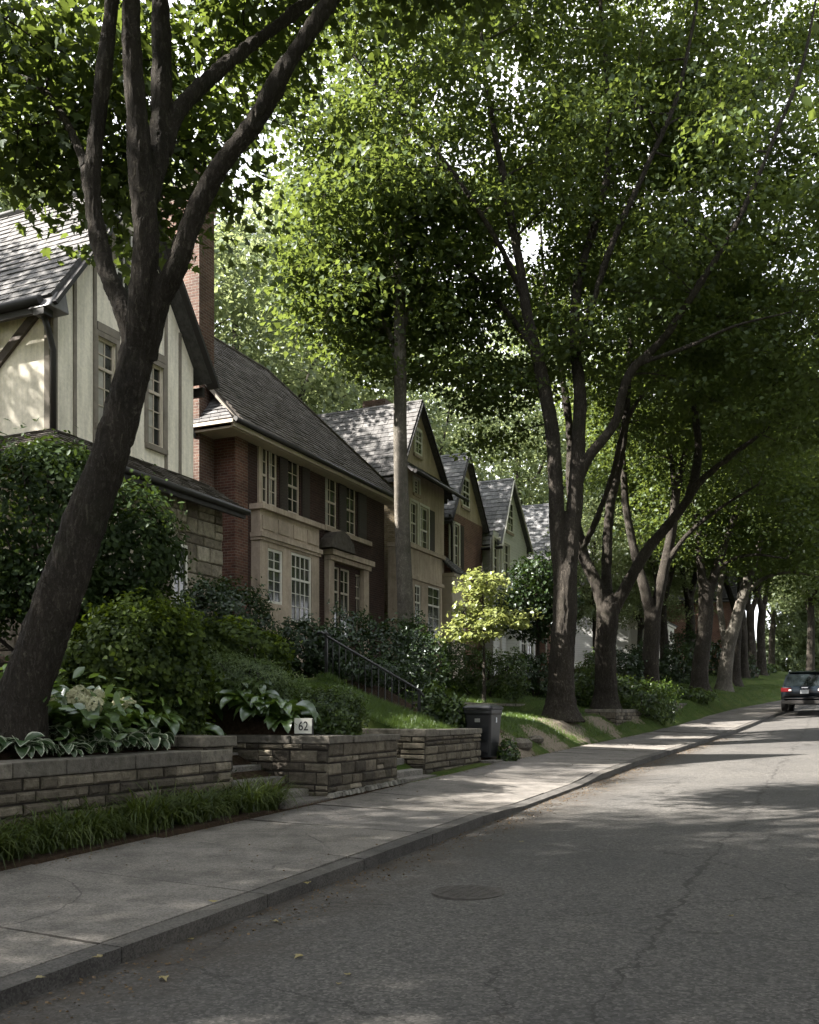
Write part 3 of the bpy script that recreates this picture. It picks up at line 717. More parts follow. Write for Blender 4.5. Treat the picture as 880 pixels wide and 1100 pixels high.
m.build('wall', MT['stucco'], T)
for (a0, a1, b0, b1) in fw: window(T, (TX, ty0, z1), U, N_, a0, a1, b0, b1, 2, 3, 'creampaint', transom=.66, sill='timber', casing=.1, casing_mat='timber', curtain=.35)
window(T, (TX, 0, 0), U, N_, pa, pb, zz[0], zz[1], 2, 3, 'white', depth=-.01, sill='timber', casing=.09, casing_mat='timber')
# timber framing on both faces
m = MB()
for px, w in ((58.5, .11), (80, .075), (101.5, .08), (178, .08), (193, .075)):
    y = YX(px, TX); h = ta - abs(y - tya) * (ta - te) / (tya - ty0) - .12
    m = MB(); m.fbox((TX, 0, 0), U, N_, y - w / 2, y + w / 2, z1 + .05, h, -.02, .03); m.build('timber_post', MT['timber'], T)
for ya_, yb_, za_, zb_ in ((YX(103, TX) + .02, YX(126, TX) + .05, 8.86, 9.02), (YX(156, TX), YX(178, TX), 8.86, 9.02), (ty0, ty1, z1 - .02, z1 + .06)):
    m = MB(); m.fbox((TX, 0, 0), U, N_, ya_, yb_, za_, zb_, -.02, .036); m.build('timber_rail', MT['timber'], T)
for a in (.05, 1.35, 2.75, 4.2):
    m = MB(); m.fbox((TX, ty0, 0), Lf, S_, a, a + .13, z1 + .05, te, -.02, .03); m.build('timber_post', MT['timber'], T)
m = MB(); m.bar((TX - .1, ty0 - .03, te - .1), (TX - 2.9, ty0 - .03, z1 + .2), .17, .07, up=(0, 1, 0)); m.build('brace', MT['timberdark'], T)
# roof
ov, oh = .36, .32
sl = (ta - te) / (tya - ty0); 
m = MB(); el = te - sl * ov + .28; rz_ = ta + .28
shingles(m, (TX + oh, ty0 - ov, el), (TX - 13, ty0 - ov, el), (TX - 13, tya, rz_), (TX + oh, tya, rz_), 11, .2, .3, .02)
er = te - sl * ov + .28
shingles(m, (TX + oh, ty1 + ov, er), (TX - 13, ty1 + ov, er), (TX - 13, tya, rz_), (TX + oh, tya, rz_), 12, .2, .3, .02)
ro = m.build('roof', MT['slate'], T)
m = MB(); m.tube([(TX + oh + .01, tya, rz_ + .02), (TX - 13, tya, rz_ + .02)], .07, 6); m.build('ridge', MT['copper'], ro)
m = MB()
for s, yy, ee in ((-1, ty0 - ov, el), (1, ty1 + ov, er)):
    m.bar((TX + oh - .02, yy, ee - .17), (TX + oh - .02, tya, rz_ - .17), .07, .3, up=(1, 0, 0))
    m.bar((TX + .0, yy + s * .02, ee - .2), (TX - 13, yy + s * .02, ee - .2), .08, .2)
m.build('barge_board', MT['trimdark'], T)
gutter(T, [(TX + .15, ty0 - ov - .08, el - .1), (TX - 13, ty0 - ov - .08, el - .1)], .09)
# lead-clad return at the foot of the gable, and the downpipe
m = MB(); y0 = ty0 - ov
m.hexa([(TX - .12, y0 - .12, el - .24), (TX + oh + .06, y0 - .12, el - .24), (TX + oh + .06, ty0 + .02, el - .24), (TX - .12, ty0 + .02, el - .24),
        (TX - .08, y0 + .12, el + .1), (TX + oh, y0 + .12, el + .1), (TX + oh, ty0 - .01, el + .2), (TX - .08, ty0 - .01, el + .2)]); m.build('gable_return', MT['copper'], T, bevel=.02)
m = MB(); m.tube([(TX + .12, ty0 - ov, el - .3), (TX + .1, ty0 - .2, el - .55), (TX + .08, ty0 - .07, el - .85), (TX + .08, ty0 - .07, 6.5)], .055, 8)
m.box((TX, ty0 - ov - .1, el - .36), (TX + .24, ty0 - ov + .12, el - .2)); m.build('downpipe', MT['trimdark'], T)
# pent roof over the stone floor
px0 = -11.95; py0 = 12.15; py1 = 17.75
m = MB()
shingles(m, (px0, py0, 6.0), (px0, py1, 6.0), (TX + .02, py1, z1 + .1), (TX + .02, ty0 - .02, z1 + .1), 13, .16, .28, .025, .1)
shingles(m, (px0, py0, 6.0), (px0 - 13, py0, 6.0), (px0 - 13, ty0 - .02, z1 + .1), (TX + .02, ty0 - .02, z1 + .1), 14, .16, .28, .025, .1)
m.build('pent_roof', MT['shingle'], T)
m = MB(); m.bar((px0 + .02, py0 - .05, 5.86), (px0 + .02, py1, 5.86), .08, .2); m.bar((px0, py0 - .03, 5.86), (px0 - 13, py0 - .03, 5.86), .08, .2); m.build('fascia', MT['trimdark'], T)
gutter(T, [(px0 + .1, py0 - .1, 5.93), (px0 + .1, py1 + .05, 5.9)], .07)
rg = np.random.default_rng(21)
gx = -12.35; m = MB(); m.box((gx - 12, 12.65, zb - .6), (gx - .002, 17.5, 5.9), .1); m.build('joint_bed', MT['joint'], T)
m = MB(); wy0, wy1 = YX(183, gx), YX(199, gx)
ashlar(m, (gx, 12.65, 0), U, N_, wy0 - 12.65, zb - .6, 5.95, rg, (.2, .36), (.3, .8), .014, .05)
ashlar(m, (gx, wy1, 0), U, N_, 17.5 - wy1, zb - .6, 5.95, rg, (.2, .36), (.3, .7), .014, .05)
ashlar(m, (gx, wy0, 0), U, N_, wy1 - wy0, 4.95, 5.95, rg, (.2, .3), (.15, .2), .014, .06)
ashlar(m, (gx, wy0, 0), U, N_, wy1 - wy0, zb - .6, 3.2, rg, (.2, .36), (.3, .8), .014, .05)
ashlar(m, (gx, 12.65, 0), Lf, S_, 11, zb - .6, 5.95, rg, (.2, .36), (.3, .8), .014, .05)
m.build('stone_floor', MT['rubble'], T)
window(T, (gx, 0, 0), U, N_, wy0, wy1, 3.2, 4.95, 2, 3, 'white', depth=.0, sill='lime', name='window')

# ------------------------------------------------------------------ red brick house
BX = -14.0; by0, by1 = 20.4, 29.2; be = 8.75; zb = 2.3
B = empty('brick_house', (-17, 25, zb), 'dark red brick house with pale stone bay and long brown shingled roof', 'house')
ops = []
def bw(p0, p1, z0, z1): return (YX(p0, BX) - by0, YX(p1, BX) - by0, z0 - zb, z1 - zb)
up2 = [bw(279.5, 288, 7.1, 8.62), bw(288.8, 298, 7.1, 8.62), bw(309.5, 322, 7.1, 8.62), bw(349.5, 362, 7.1, 8.62), bw(372, 382.5, 7.1, 8.62)]
gf = [bw(355, 365, 3.4, 5.95), bw(366, 376, 3.4, 5.95), bw(382, 388, 3.4, 5.9)]
m = MB(); facade(m, (BX, by0, zb), U, N_, by1 - by0, be - zb, up2 + gf); m.build('wall', MT['brickshaded'], B)
m = MB(); facade(m, (BX, by0, zb), Lf, S_, 7, be - zb)
m.face([(BX, by0, be), (BX - 7, by0, be), (BX - 3.3, by0, 12.7)])
m.build('side_wall', MT['brick'], B); m = MB(); m.face([(BX, by1, zb), (BX - 7, by1, zb), (BX - 7, by1, be), (BX, by1, be)]); m.build('side_wall', MT['brick'], B)
m = MB(); m.box((BX - .45, by0 - .012, zb), (BX + .03, by0 + .55, be - .1)); m.build('corner_pier', MT['brick'], B)
o3 = (BX, by0, zb)
for k, q in enumerate(up2): window(B, o3, U, N_, *q, 2, 2, 'creampaint', transom=.5, curtain=.3 if k % 2 else 0)
for q in gf: window(B, o3, U, N_, *q, 2, 3, 'creampaint', transom=.7)
for p0, p1 in ((299, 308.5), (323, 332), (362.8, 371.5), (383.2, 393)):
    q = bw(p0, p1, 7.08, 8.64); m = MB(); m.fbox(o3, U, N_, q[0] + .03, q[1] - .03, q[2], q[3], .004, .05)
    for j in range(16): zj = q[2] + .08 + (q[3] - q[2] - .16) * j / 16; m.fbox(o3, U, N_, q[0] + .09, q[1] - .09, zj, zj + .05, .045, .062)
    m.build('shutter', MT['shutter'], B)
# stone surround above and the bay
m = MB(); c0, c1 = YX(279, BX), YX(323, BX)
for ya_, yb_, za_, zb_, cc in ((c0 - .12, YX(279.4, BX), 6.95, 8.63, .06), (c0 - .12, YX(299, BX), 8.635, be - .02, .055), (YX(309.3, BX), YX(323, BX), 8.635, be - .02, .055), (YX(347, BX), YX(397, BX), 6.93, 7.07, .1), (YX(349, BX), YX(383, BX), 8.635, be - .02, .05)):
    m = MB(); m.fbox((BX, 0, 0), U, N_, ya_, yb_, za_, zb_, .003, cc); m.build('stone_trim', MT['lime'], B)
qx = BX + .28; b0, b1 = YX(279.5, qx), YX(343, qx)
bay = MB(); bq = [(YX(288, qx) - b0, YX(304, qx) - b0, 2.1, 3.55), (YX(313, qx) - b0, YX(335, qx) - b0, 1.7, 3.62)]
facade(bay, (qx, b0, zb), U, N_, b1 - b0, 4.5, bq); bay.face([(qx, b0, zb), (BX, b0, zb), (BX, b0, zb + 4.5), (qx, b0, zb + 4.5)])
bay.face([(qx, b1, zb), (BX, b1, zb), (BX, b1, zb + 4.5), (qx, b1, zb + 4.5)]); bay.face([(qx, b0, zb + 4.5), (qx, b1, zb + 4.5), (BX, b1, zb + 4.5), (BX, b0, zb + 4.5)])
bay.box((BX - .3, b0 - .08, zb + 4.5), (qx + .14, b1 + .08, zb + 4.64)); bay.box((BX - .3, b0 - .05, zb + 3.78), (qx + .1, b1 + .05, zb + 3.9)); bay.box((BX - .3, b0 - .03, zb + 3.7), (qx + .05, b1 + .03, zb + 3.777))
for k in range(4):
    a = b0 + (b1 - b0) * (k + .12) / 4; bay.box((qx - .05, a, zb + 4.0), (qx + .03, a + (b1 - b0) * .19, zb + 4.36))
bo = bay.build('bay', MT['lime'], B)
for q, c in zip(bq, (2, 4)): window(bo, (qx, b0, zb), U, N_, *q, c, 3, 'white', transom=.62, fw=.07)
# entrance canopy and surround
m = MB(); e0, e1 = YX(347, BX), YX(393, BX)
m.box((BX + .004, e0, zb + 3.9), (BX + .34, e1, zb + 4.06)); m.box((BX + .004, e0 + .06, zb + 3.76), (BX + .24, e1 - .06, zb + 3.895)); m.box((BX + .004, e0 + .08, zb), (BX + .16, e0 + .42, zb + 3.757)); m.box((BX + .004, e1 - .42, zb), (BX + .16, e1 - .08, zb + 3.757))
m.build('door_surround', MT['lime'], B)
m = MB(); prof = [(0, 0), (.12, .28), (.4, .5), (.8, .6), (1.2, .5), (1.48, .28), (1.6, 0)]; y = e0 - .25
for (a, h), (a2, h2) in zip(prof[:-1], prof[1:]):
    m.hexa([(BX + .004, y + a, zb + 4.07), (BX + .45, y + a, zb + 4.07), (BX + .45, y + a2, zb + 4.07), (BX + .004, y + a2, zb + 4.07), (BX + .004, y + a, zb + 4.07 + h), (BX + .4, y + a, zb + 4.07 + h), (BX + .4, y + a2, zb + 4.07 + h2), (BX + .004, y + a2, zb + 4.07 + h2)])
m.build('door_hood', MT['shingle'], B)
# roof: gable on the left, hip on the right
m = MB(); s = 4.0 / 3.2; ovr = .45; ex = BX + ovr; ez = be + .05; rx, rz2 = BX - 3.3, 12.85; ry = 27.1
shingles(m, (ex, by0 - .3, ez), (ex, by1 + ovr, ez), (rx, ry, rz2), (rx, by0 - .3, rz2), 31, .17, .3, .022)
shingles(m, (ex, by1 + ovr, ez), (BX - 7 - ovr, by1 + ovr, ez), (rx, ry, rz2), (rx, ry, rz2), 32, .17, .3, .022)
shingles(m, (BX - 7 - ovr, by0 - .3, ez), (BX - 7 - ovr, by1 + ovr, ez), (rx, ry, rz2), (rx, by0 - .3, rz2), 33, .3, .5, .02)
ro = m.build('roof', MT['shingle'], B)
m = MB(); m.tube([(rx, by0 - .3, rz2 + .02), (rx, ry, rz2 + .02), (ex, by1 + ovr, ez + .04)], .06, 6); m.build('ridge', MT['shingle'], ro)
m = MB(); m.bar((ex - .02, by0 - .33, ez - .1), (rx, by0 - .33, rz2 - .1), .06, .22, up=(0, 1, 0)); m.build('barge_board', MT['timber'], B)
# pent across the foot of the gable
m = MB(); pz = be - .02
shingles(m, (BX + ovr, by0 - .75, pz), (BX - 1.5, by0 - .75, pz), (BX - 1.5, by0 + .02, pz + .95), (BX - .55, by0 + .02, pz + .95), 34, .16, .3, .022, .08); m.build('pent_roof', MT['slate'], B)
m = MB(); m.box((BX - 1.5, by0 - .8, pz - .11), (BX + ovr + .03, by0 - .72, pz - .03)); m.box((ex - .06, by0 - .72, ez - .26), (ex + .02, by1 + ovr, ez - .14)); m.box((BX - 1.5, by0 - .72, pz - .22), (ex - .06, by0 - .02, pz - .17)); m.box((BX + .01, by0, ez - .27), (ex - .07, by1 + .3, ez - .23)); m.build('soffit', MT['creampaint'], B)
gutter(B, [(ex + .08, by0 - .75, ez - .1), (ex + .08, by1 + ovr, ez - .12)], .07)
m = MB(); yy = by0 - .08; m.tube([(BX - .75, by0 - .8, pz - .12), (BX - .75, by0 - .5, pz - .45), (BX - .75, yy, pz - .75), (BX - .75, yy, zb)], .05, 8); m.build('downpipe', MT['iron'], B)
# chimney stack
cx0, cx1, c_y0, c_y1, ct = -15.75, -14.62, 19.75, 20.39, 14.7
m = MB(); m.box((cx0, c_y0, zb), (cx1, c_y1, ct)); 
for k in range(3): m.box((cx0 - .03 - .03 * k, c_y0 - .03 - .03 * k, ct - .5 + .16 * k), (cx1 + .03 + .03 * k, c_y1 + .03 + .03 * k, ct - .345 + .16 * k))
ch = m.build('chimney', MT['brickchim'], B)
m = MB(); m.box((cx0 - .12, c_y0 - .12, ct - .02), (cx1 + .12, c_y1 + .12, ct + .1)); m.build('chimney_cap', MT['cap'], ch)
m = MB(); m.lathe((-15.0, 20.08, 0), [(.15, ct + .1), (.14, ct + .5), (.17, ct + .55), (.17, ct + .62), (.11, ct + .62), (.1, ct + .3)], 14); m.build('chimney_pot', MT['brickchim'], ch)

# ------------------------------------------------------------------ the row of gabled houses beyond
def gable_house(label, X, y0, y1, ya, zb, ze, za, depth, wall, side, gab, roof, wins, bay=None, chim=None, trim='trimdark', ov=.35, seed=1, shutters=(), pent=False, attic=None, belt=None):
    R = empty('gabled_house', (X - depth / 2, (y0 + y1) / 2, zb), label, 'house', 'gabled houses along the street')
    o = (X, y0, zb)
    q = [(a - y0, b - y0, c - zb, d - zb) for a, b, c, d in wins]
    m = MB(); facade(m, o, U, N_, y1 - y0, ze - zb, q); m.build('wall', MT[wall], R)
    m = MB(); m.face([(X, y0, zb), (X - depth, y0, zb), (X - depth, y0, ze), (X, y0, ze)]); m.build('side_wall', MT[side], R); m = MB(); m.face([(X, y1, zb), (X - depth, y1, zb), (X - depth, y1, ze), (X, y1, ze)]); m.build('side_wall', MT[side], R)
    m = MB(); m.face([(X + .003, y0, ze), (X + .003, y1, ze), (X + .003, ya, za)]); m.build('gable', MT[gab], R)
    for k, w in enumerate(q): window(R, o, U, N_, *w, 2, 2, 'white' if wall != 'bricktan' else 'creampaint', transom=.5, sill='lime', casing=.09, curtain=.4 if k % 2 else 0)
    if attic: window(R, (X, 0, 0), U, N_, *attic, 2, 2, 'white', depth=0, transom=.5, sill='lime', casing=.08)
    s0 = (za - ze) / (ya - y0); s1 = (za - ze) / (y1 - ya)
    m = MB(); t = .2; oh = .2
    shingles(m, (X + oh, y0 - ov, ze - s0 * ov + t), (X - depth, y0 - ov, ze - s0 * ov + t), (X - depth, ya, za + t), (X + oh, ya, za + t), seed, .22, .34, .02)
    shingles(m, (X + oh, y1 + ov, ze - s1 * ov + t), (X - depth, y1 + ov, ze - s1 * ov + t), (X - depth, ya, za + t), (X + oh, ya, za + t), seed + 1, .22, .34, .02)
    m.build('roof', MT[roof], R)
    m = MB()
    for yy, s in ((y0 - ov, s0), (y1 + ov, s1)):
        m.bar((X + oh - .03, yy, ze - s * ov + t - .13), (X + oh - .03, ya, za + t - .13), .06, .17, up=(1, 0, 0)); m.bar((X, yy, ze - s * ov + t - .16), (X - depth, yy, ze - s * ov + t - .16), .08, .16)
    m.build('barge_board', MT[trim], R)
    if pent:
        m = MB(); shingles(m, (X + .75, y0 - .45, ze - .28), (X + .75, y1 + .45, ze - .28), (X + .006, y1 + .2, ze + .35), (X + .006, y0 - .2, ze + .35), seed + 3, .16, .3, .02, .08); m.build('pent_roof', MT[roof], R)
        gutter(R, [(X + .82, y0 - .45, ze - .33), (X + .82, y1 + .45, ze - .33)], .07)
    else: gutter(R, [(X + oh + .05, y0 - ov - .06, ze - s0 * ov + .02), (X - depth, y0 - ov - .06, ze - s0 * ov + .02)], .07)
    m = MB(); m.tube([(X + .1, y0 - ov, ze - .2), (X + .08, y0 - .07, ze - .7), (X + .08, y0 - .07, zb)], .05, 8); m.build('downpipe', MT[trim], R)
    if belt:
        m = MB()
        for z in belt: m.fbox((X, 0, 0), U, N_, y0 - .02, y1 + .02, z, z + .16, -.02, .06)
        m.build('stone_band', MT['lime'], R)
    for a, b, c, d in shutters:
        m = MB(); m.fbox((X, 0, 0), U, N_, a, b, c, d, .004, .05); m.build('shutter', MT['shutter'], R)
    if bay:
        x1, a, b, h, mt, ww, rf = bay; m = MB(); qq = [(p - a, r - a, zl, zh) for p, r, zl, zh in ww]
        facade(m, (x1, a, zb), U, N_, b - a, h, qq)
        for yy in (a, b): m.face([(x1, yy, zb), (X, yy, zb), (X, yy, zb + h), (x1, yy, zb + h)])
        m.box((X + .004, a - .07, zb + h), (x1 + .12, b + .07, zb + h + .14)); m.box((X + .004, a - .04, zb + h - 1.05), (x1 + .08, b + .04, zb + h - .92))
        bo = m.build('bay', MT[mt], R)
        for w in qq: window(bo, (x1, a, zb), U, N_, *w, 2, 3, 'white', transom=.66)
        if rf:
            m = MB(); shingles(m, (x1 + .2, a - .15, zb + h + .15), (x1 + .2, b + .15, zb + h + .15), (X + .005, b - .2, zb + h + 1.0), (X + .005, a + .2, zb + h + 1.0), seed + 5, .16, .3, .02, .06); m.build('bay_roof', MT[rf], bo)
    if chim:
        (a, b, c, d, z0, z1_) = chim; m = MB(); m.box((a, c, z0), (b, d, z1_)); m.box((a - .08, c - .08, z1_ - .3), (b + .08, d + .08, z1_)); m.build('chimney', MT['brickchim'], R)
    return R
Y = lambda px, X=-14: YX(px, X)
X3 = -14.0; zb = 2.55
gable_house('buff house with a tall narrow gable, behind the straight pale trunk', X3, 30.4, 34.6, 32.0, zb, 10.1, 12.7, 9, 'buff', 'bricktan', 'buff', 'slate',
    [(Y(441), Y(448), 7.6, 9.1), (Y(451), Y(460), 7.4, 9.1), (Y(444.5), Y(450), 9.45, 9.98)], shutters=[(Y(461), Y(466), 7.4, 9.1)],
    bay=(X3 + .6, Y(434, X3 + .6), Y(475, X3 + .6), 4.6, 'lime', [(Y(446, X3 + .6), Y(452.5, X3 + .6), 1.6, 3.4), (Y(460, X3 + .6), Y(473, X3 + .6), 1.5, 3.5)], None),
    seed=40, pent=True, attic=(31.7, 32.3, 10.9, 11.8))
gable_house('red brick house with a dark steep gable, next beyond the buff one', -14.0, 35.3, 39.0, 36.9, 2.7, 9.5, 12.0, 8, 'brickpink', 'brickpink', 'buff', 'slategrey',
    [(Y(483.5), Y(487), 7.4, 9.05), (Y(487.5), Y(493), 7.4, 9.05)], shutters=[(Y(494), Y(497.5), 7.35, 9.1)],
    bay=(-13.2, Y(486, -13.2), Y(500, -13.2), 3.9, 'creampaint', [(Y(488, -13.2), Y(492, -13.2), 1.6, 2.8), (Y(493.5, -13.2), Y(498.5, -13.2), 1.6, 2.8)], 'slate'), seed=50, chim=(-18.6, -17.7, 36.9, 37.8, 9, 14.9),
    attic=(36.5, 37.3, 9.95, 11.1), belt=[7.1])
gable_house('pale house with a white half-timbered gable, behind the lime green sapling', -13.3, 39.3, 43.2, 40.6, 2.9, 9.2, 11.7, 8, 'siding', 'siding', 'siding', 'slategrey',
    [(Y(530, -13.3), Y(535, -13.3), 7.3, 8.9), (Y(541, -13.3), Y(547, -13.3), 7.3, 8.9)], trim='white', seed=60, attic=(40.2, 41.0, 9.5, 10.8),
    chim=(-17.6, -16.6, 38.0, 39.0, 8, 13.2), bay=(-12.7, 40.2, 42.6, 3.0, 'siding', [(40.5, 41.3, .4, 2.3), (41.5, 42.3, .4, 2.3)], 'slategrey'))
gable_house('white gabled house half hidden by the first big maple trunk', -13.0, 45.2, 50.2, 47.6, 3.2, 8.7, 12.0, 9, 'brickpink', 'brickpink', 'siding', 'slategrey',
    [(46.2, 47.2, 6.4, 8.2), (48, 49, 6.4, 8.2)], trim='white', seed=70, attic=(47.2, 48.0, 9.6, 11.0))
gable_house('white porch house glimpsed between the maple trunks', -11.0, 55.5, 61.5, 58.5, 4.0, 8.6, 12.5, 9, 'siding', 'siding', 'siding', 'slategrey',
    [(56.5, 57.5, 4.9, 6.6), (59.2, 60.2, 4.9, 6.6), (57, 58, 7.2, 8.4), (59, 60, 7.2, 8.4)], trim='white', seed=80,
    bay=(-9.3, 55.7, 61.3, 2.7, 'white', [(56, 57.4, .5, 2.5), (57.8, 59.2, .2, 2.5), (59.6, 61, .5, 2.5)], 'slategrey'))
gable_house('red brick house farthest up the street behind the trunks', -6.5, 70, 77, 73.5, 4.4, 9.6, 13.5, 10, 'brickpink', 'brickpink', 'cream', 'slate',
    [(71, 72.2, 5.4, 7), (74.5, 75.8, 5.4, 7), (71, 72.2, 7.9, 9.3), (74.5, 75.8, 7.9, 9.3)], seed=90)

# unseen house copies added across the street and at left to block low sky
k = 0
for src, x, y, rz, lab in ((B, 19.5, 4, math.pi, 'dark red brick house added across the street, out of frame, opposite the viewer'), (T, 20, 17, math.pi, 'unseen half-timbered house added across the street on the right'),
                           (B, 20, 31, math.pi, 'unseen dark red brick house added across the street farther along'), (T, 19.5, -10, math.pi, 'unseen half-timbered house added across the street behind the viewer'), (B, -18, -6.5, 0, 'unseen dark red brick neighbour house added left of the half-timbered one')):
    copy_tree(src, (x, y, float(gz(x, y)) - .1), rz, None, lab)

# ------------------------------------------------------------------ trees
def smooth_path(p, n=5):
    """Catmull-Rom through (x,y,z,r) points"""
    p = np.array(p, float); P = np.vstack([2 * p[0] - p[1], p, 2 * p[-1] - p[-2]]); out = []
    for i in range(1, len(P) - 2):
        for t in np.linspace(0, 1, n, endpoint=False):
            a, b, c, d = P[i - 1], P[i], P[i + 1], P[i + 2]
            out.append(.5 * (2 * b + (c - a) * t + (2 * a - 5 * b + 4 * c - d) * t * t + (3 * b - 3 * c + d - a) * t ** 3))
    out.append(P[-2]); out = np.array(out); out[:, 3] = np.maximum(out[:, 3], .005); return out
def limbpx(Z, *pts):
    """limb from (px, py, radius[, depth offset]) along a tree standing at depth Z"""
    return [(*W(q[0], q[1], Z + (q[3] if len(q) > 3 else 0)), q[2]) for q in pts]
def ellpx(px, py, Z, rx, ry, rz): return (*W(px, py, Z), rx, ry, rz)
def tree(name, label, cat, base, limbs, ells, nclump, per, size, seed, leaf='leaf', bark='bark', shape='simple', cr=1.0, flat=.5, group=None, sides=10, shell=.45, mind=.75, twigs=3, up=.8, thin=.018, rs=.85, clear=0, vox=.035, rough=0):
    rng = np.random.default_rng(seed); rp = random.Random(seed)
    root = empty(name, base, label, cat, group); base = np.array(base, float)
    tk = MB(); tr = MB(); cand = []; lines = []
    for k, l in enumerate(limbs):
        p = smooth_path(l, 6); p[:, 3] *= rs
        if k == 0:                                          # root flare and a rounded crotch
            for i in range(min(5, len(p))): p[i, 3] *= 1 + .5 * max(0, 1 - (p[i, 2] - p[0, 2]) / .8) ** 2
            dv = p[-1, :3] - p[-3, :3]; dv /= np.linalg.norm(dv); r = p[-1, 3]
            p = np.vstack([p] + [[*(p[-1, :3] + dv * r * f), r * g] for f, g in ((.5, .9), (1.0, .7), (1.5, .45), (1.9, .2))])
        fat = np.where(p[:, 3] > (.05 if limbs[0][0][3] > .15 else .0))[0]; last = fat[-1] + 1 if len(fat) else 0
        if last > 2: tk.tube(p[:last, :3], list(p[:last, 3]), 12, wob=.07, rng=rp)
        if last < len(p) - 1:
            q = p[max(0, last - 2):]; tr.tube(q[:, :3], list(q[:, 3]), 7, wob=.05, rng=rp)
        c = p[len(p) // 3 if k else len(p) * 2 // 3:]; cand += [tuple(q) for q in c]; lines.append(p[:, :3])
    if clear:
        lp = np.vstack(lines); lu = lp[:, 0] * CA + lp[:, 1] * SA; lz = -lp[:, 0] * SA + lp[:, 1] * CA; lx = lu / lz; ly = (lp[:, 2] - EYE) / lz
    vol = np.array([e[3] * e[4] * e[5] for e in ells]); vol = vol ** .8 / (vol ** .8).sum()
    cl = []; tries = 0
    while len(cl) < nclump and tries < nclump * 40:
        tries += 1; e = ells[rng.choice(len(ells), p=vol)]
        v = rng.normal(size=3); v /= np.linalg.norm(v); r = rng.random() ** shell
        c = np.array(e[:3]) + v * r * np.array(e[3:])
        if clear:                                           # keep the low side of the limbs open, as grown
            z = -c[0] * SA + c[1] * CA; dd = np.hypot((c[0] * CA + c[1] * SA) / z - lx, (c[2] - EYE) / z - ly)
            if np.any((dd < clear * cr / z) & (lz > z - .3)) and rng.random() < .8: continue
        if cl and np.min(((np.array(cl) - c) ** 2).sum(1)) < (cr * mind) ** 2: continue
        cl.append(c)
    cl = np.array(cl); cd = np.array(cand)
    order = np.argsort([((cd[:, :3] - c) ** 2).sum(1).min() for c in cl]); L = []; Nn = []; Lc = []
    for i in order:
        c = cl[i]; dv = c - cd[:, :3]; dist = np.linalg.norm(dv, axis=1)
        cost = dist + np.clip(.35 * dist - dv[:, 2], 0, 9) * .7 - np.clip(cd[:, 3], 0, .1) * 3
        q = cd[np.argmin(cost)]; d = max(.3, np.linalg.norm(c - q[:3])); r0 = min(q[3] * .62, thin + .011 * d)
        mid = (q[:3] + c) / 2 + rng.normal(size=3) * d * .09 + np.array((0, 0, .08 * d))
        ts = np.linspace(0, 1, 6); br = np.array([(1 - t) ** 2 * q[:3] + 2 * t * (1 - t) * mid + t * t * c for t in ts]); rr = r0 + (.007 - r0) * ts ** .8
        tr.tube(br, list(np.maximum(rr, .006)), 5, caps=False)
        newc = np.column_stack([br[2:], np.maximum(rr[2:], .008)]); cd = np.vstack([cd, newc])
        s = cr * rng.uniform(.7, 1.25)
        for _ in range(twigs):
            e = c + rng.normal(size=3) * s * np.array((.75, .75, .45)); a = br[rng.integers(3, 6)]
            tr.tube([a, (a + e) / 2 + rng.normal(size=3) * .06, e], [.012, .008, .004], 3, caps=False)
        m = int(per * rng.uniform(.65, 1.3)); off = rng.normal(size=(m, 3)); nn = np.linalg.norm(off, axis=1, keepdims=True)
        off = off / nn * np.minimum(nn, 2.1) * s * np.array((.62, .62, .62 * flat)); off[:, 2] -= .18 * s * (off[:, 0] ** 2 + off[:, 1] ** 2) / (s * s)
        L.append(c + off); Nn.append(rng.normal(size=(m, 3)) * .6 + np.array((0, 0, up)) + off / s * .45)
        Lc.append(np.clip(rng.normal(.5, .24, m) + rng.normal() * .14, 0, 1))
    t = tk.build('trunk', MT[bark], root)
    rm = t.modifiers.new('union', 'REMESH'); rm.mode = 'VOXEL'; rm.voxel_size = vox if limbs[0][0][3] > .15 else .008; rm.use_smooth_shade = True
    so = t.modifiers.new('soften', 'SMOOTH'); so.iterations = 7; so.factor = .5
    dg = bpy.context.evaluated_depsgraph_get(); me = bpy.data.meshes.new_from_object(t.evaluated_get(dg)); me.name = 'trunk'
    old = t.data; t.modifiers.clear(); t.data = me; bpy.data.meshes.remove(old)
    if not me.materials: me.materials.append(MT[bark])
    if rough:                                               # furrowed bark as real relief
        n = len(me.vertices); co = np.empty(n * 3); me.vertices.foreach_get('co', co); no = np.empty(n * 3); me.vertices.foreach_get('normal', no); co = co.reshape(-1, 3); no = no.reshape(-1, 3); d = np.empty(n); nz = mnoise.noise
        for i in range(n):
            x, y, z = co[i]; w = nz((x * 6, y * 6, z * 3)) * .9
            d[i] = abs(nz((x * 15 + w, y * 15 - w, z * 2.6 + w))) * 1.6 + abs(nz((x * 31 + w, y * 31, z * 6))) * .7 + nz((x * 3, y * 3, z * 1.6)) * 1.1
        co += no * ((d - .6) * rough)[:, None]; me.vertices.foreach_set('co', co.ravel()); me.update()
    tr.build('branches', MT[bark], root)
    L = np.vstack(L) - base; Nn = np.vstack(Nn); Lc = np.concatenate(Lc)
    tipd = np.zeros_like(L); tipd[:, 2] = -.7; tipd += rng.normal(size=L.shape) * .8
    me = leaves('crown', L, Nn, size * rng.uniform(.7, 1.3, len(L)), shape, rng, tip=tipd, col=Lc)
    finish(me, 'crown', MT[leaf], root, uv=False)
    return root
G = 'maple trees lining the street'
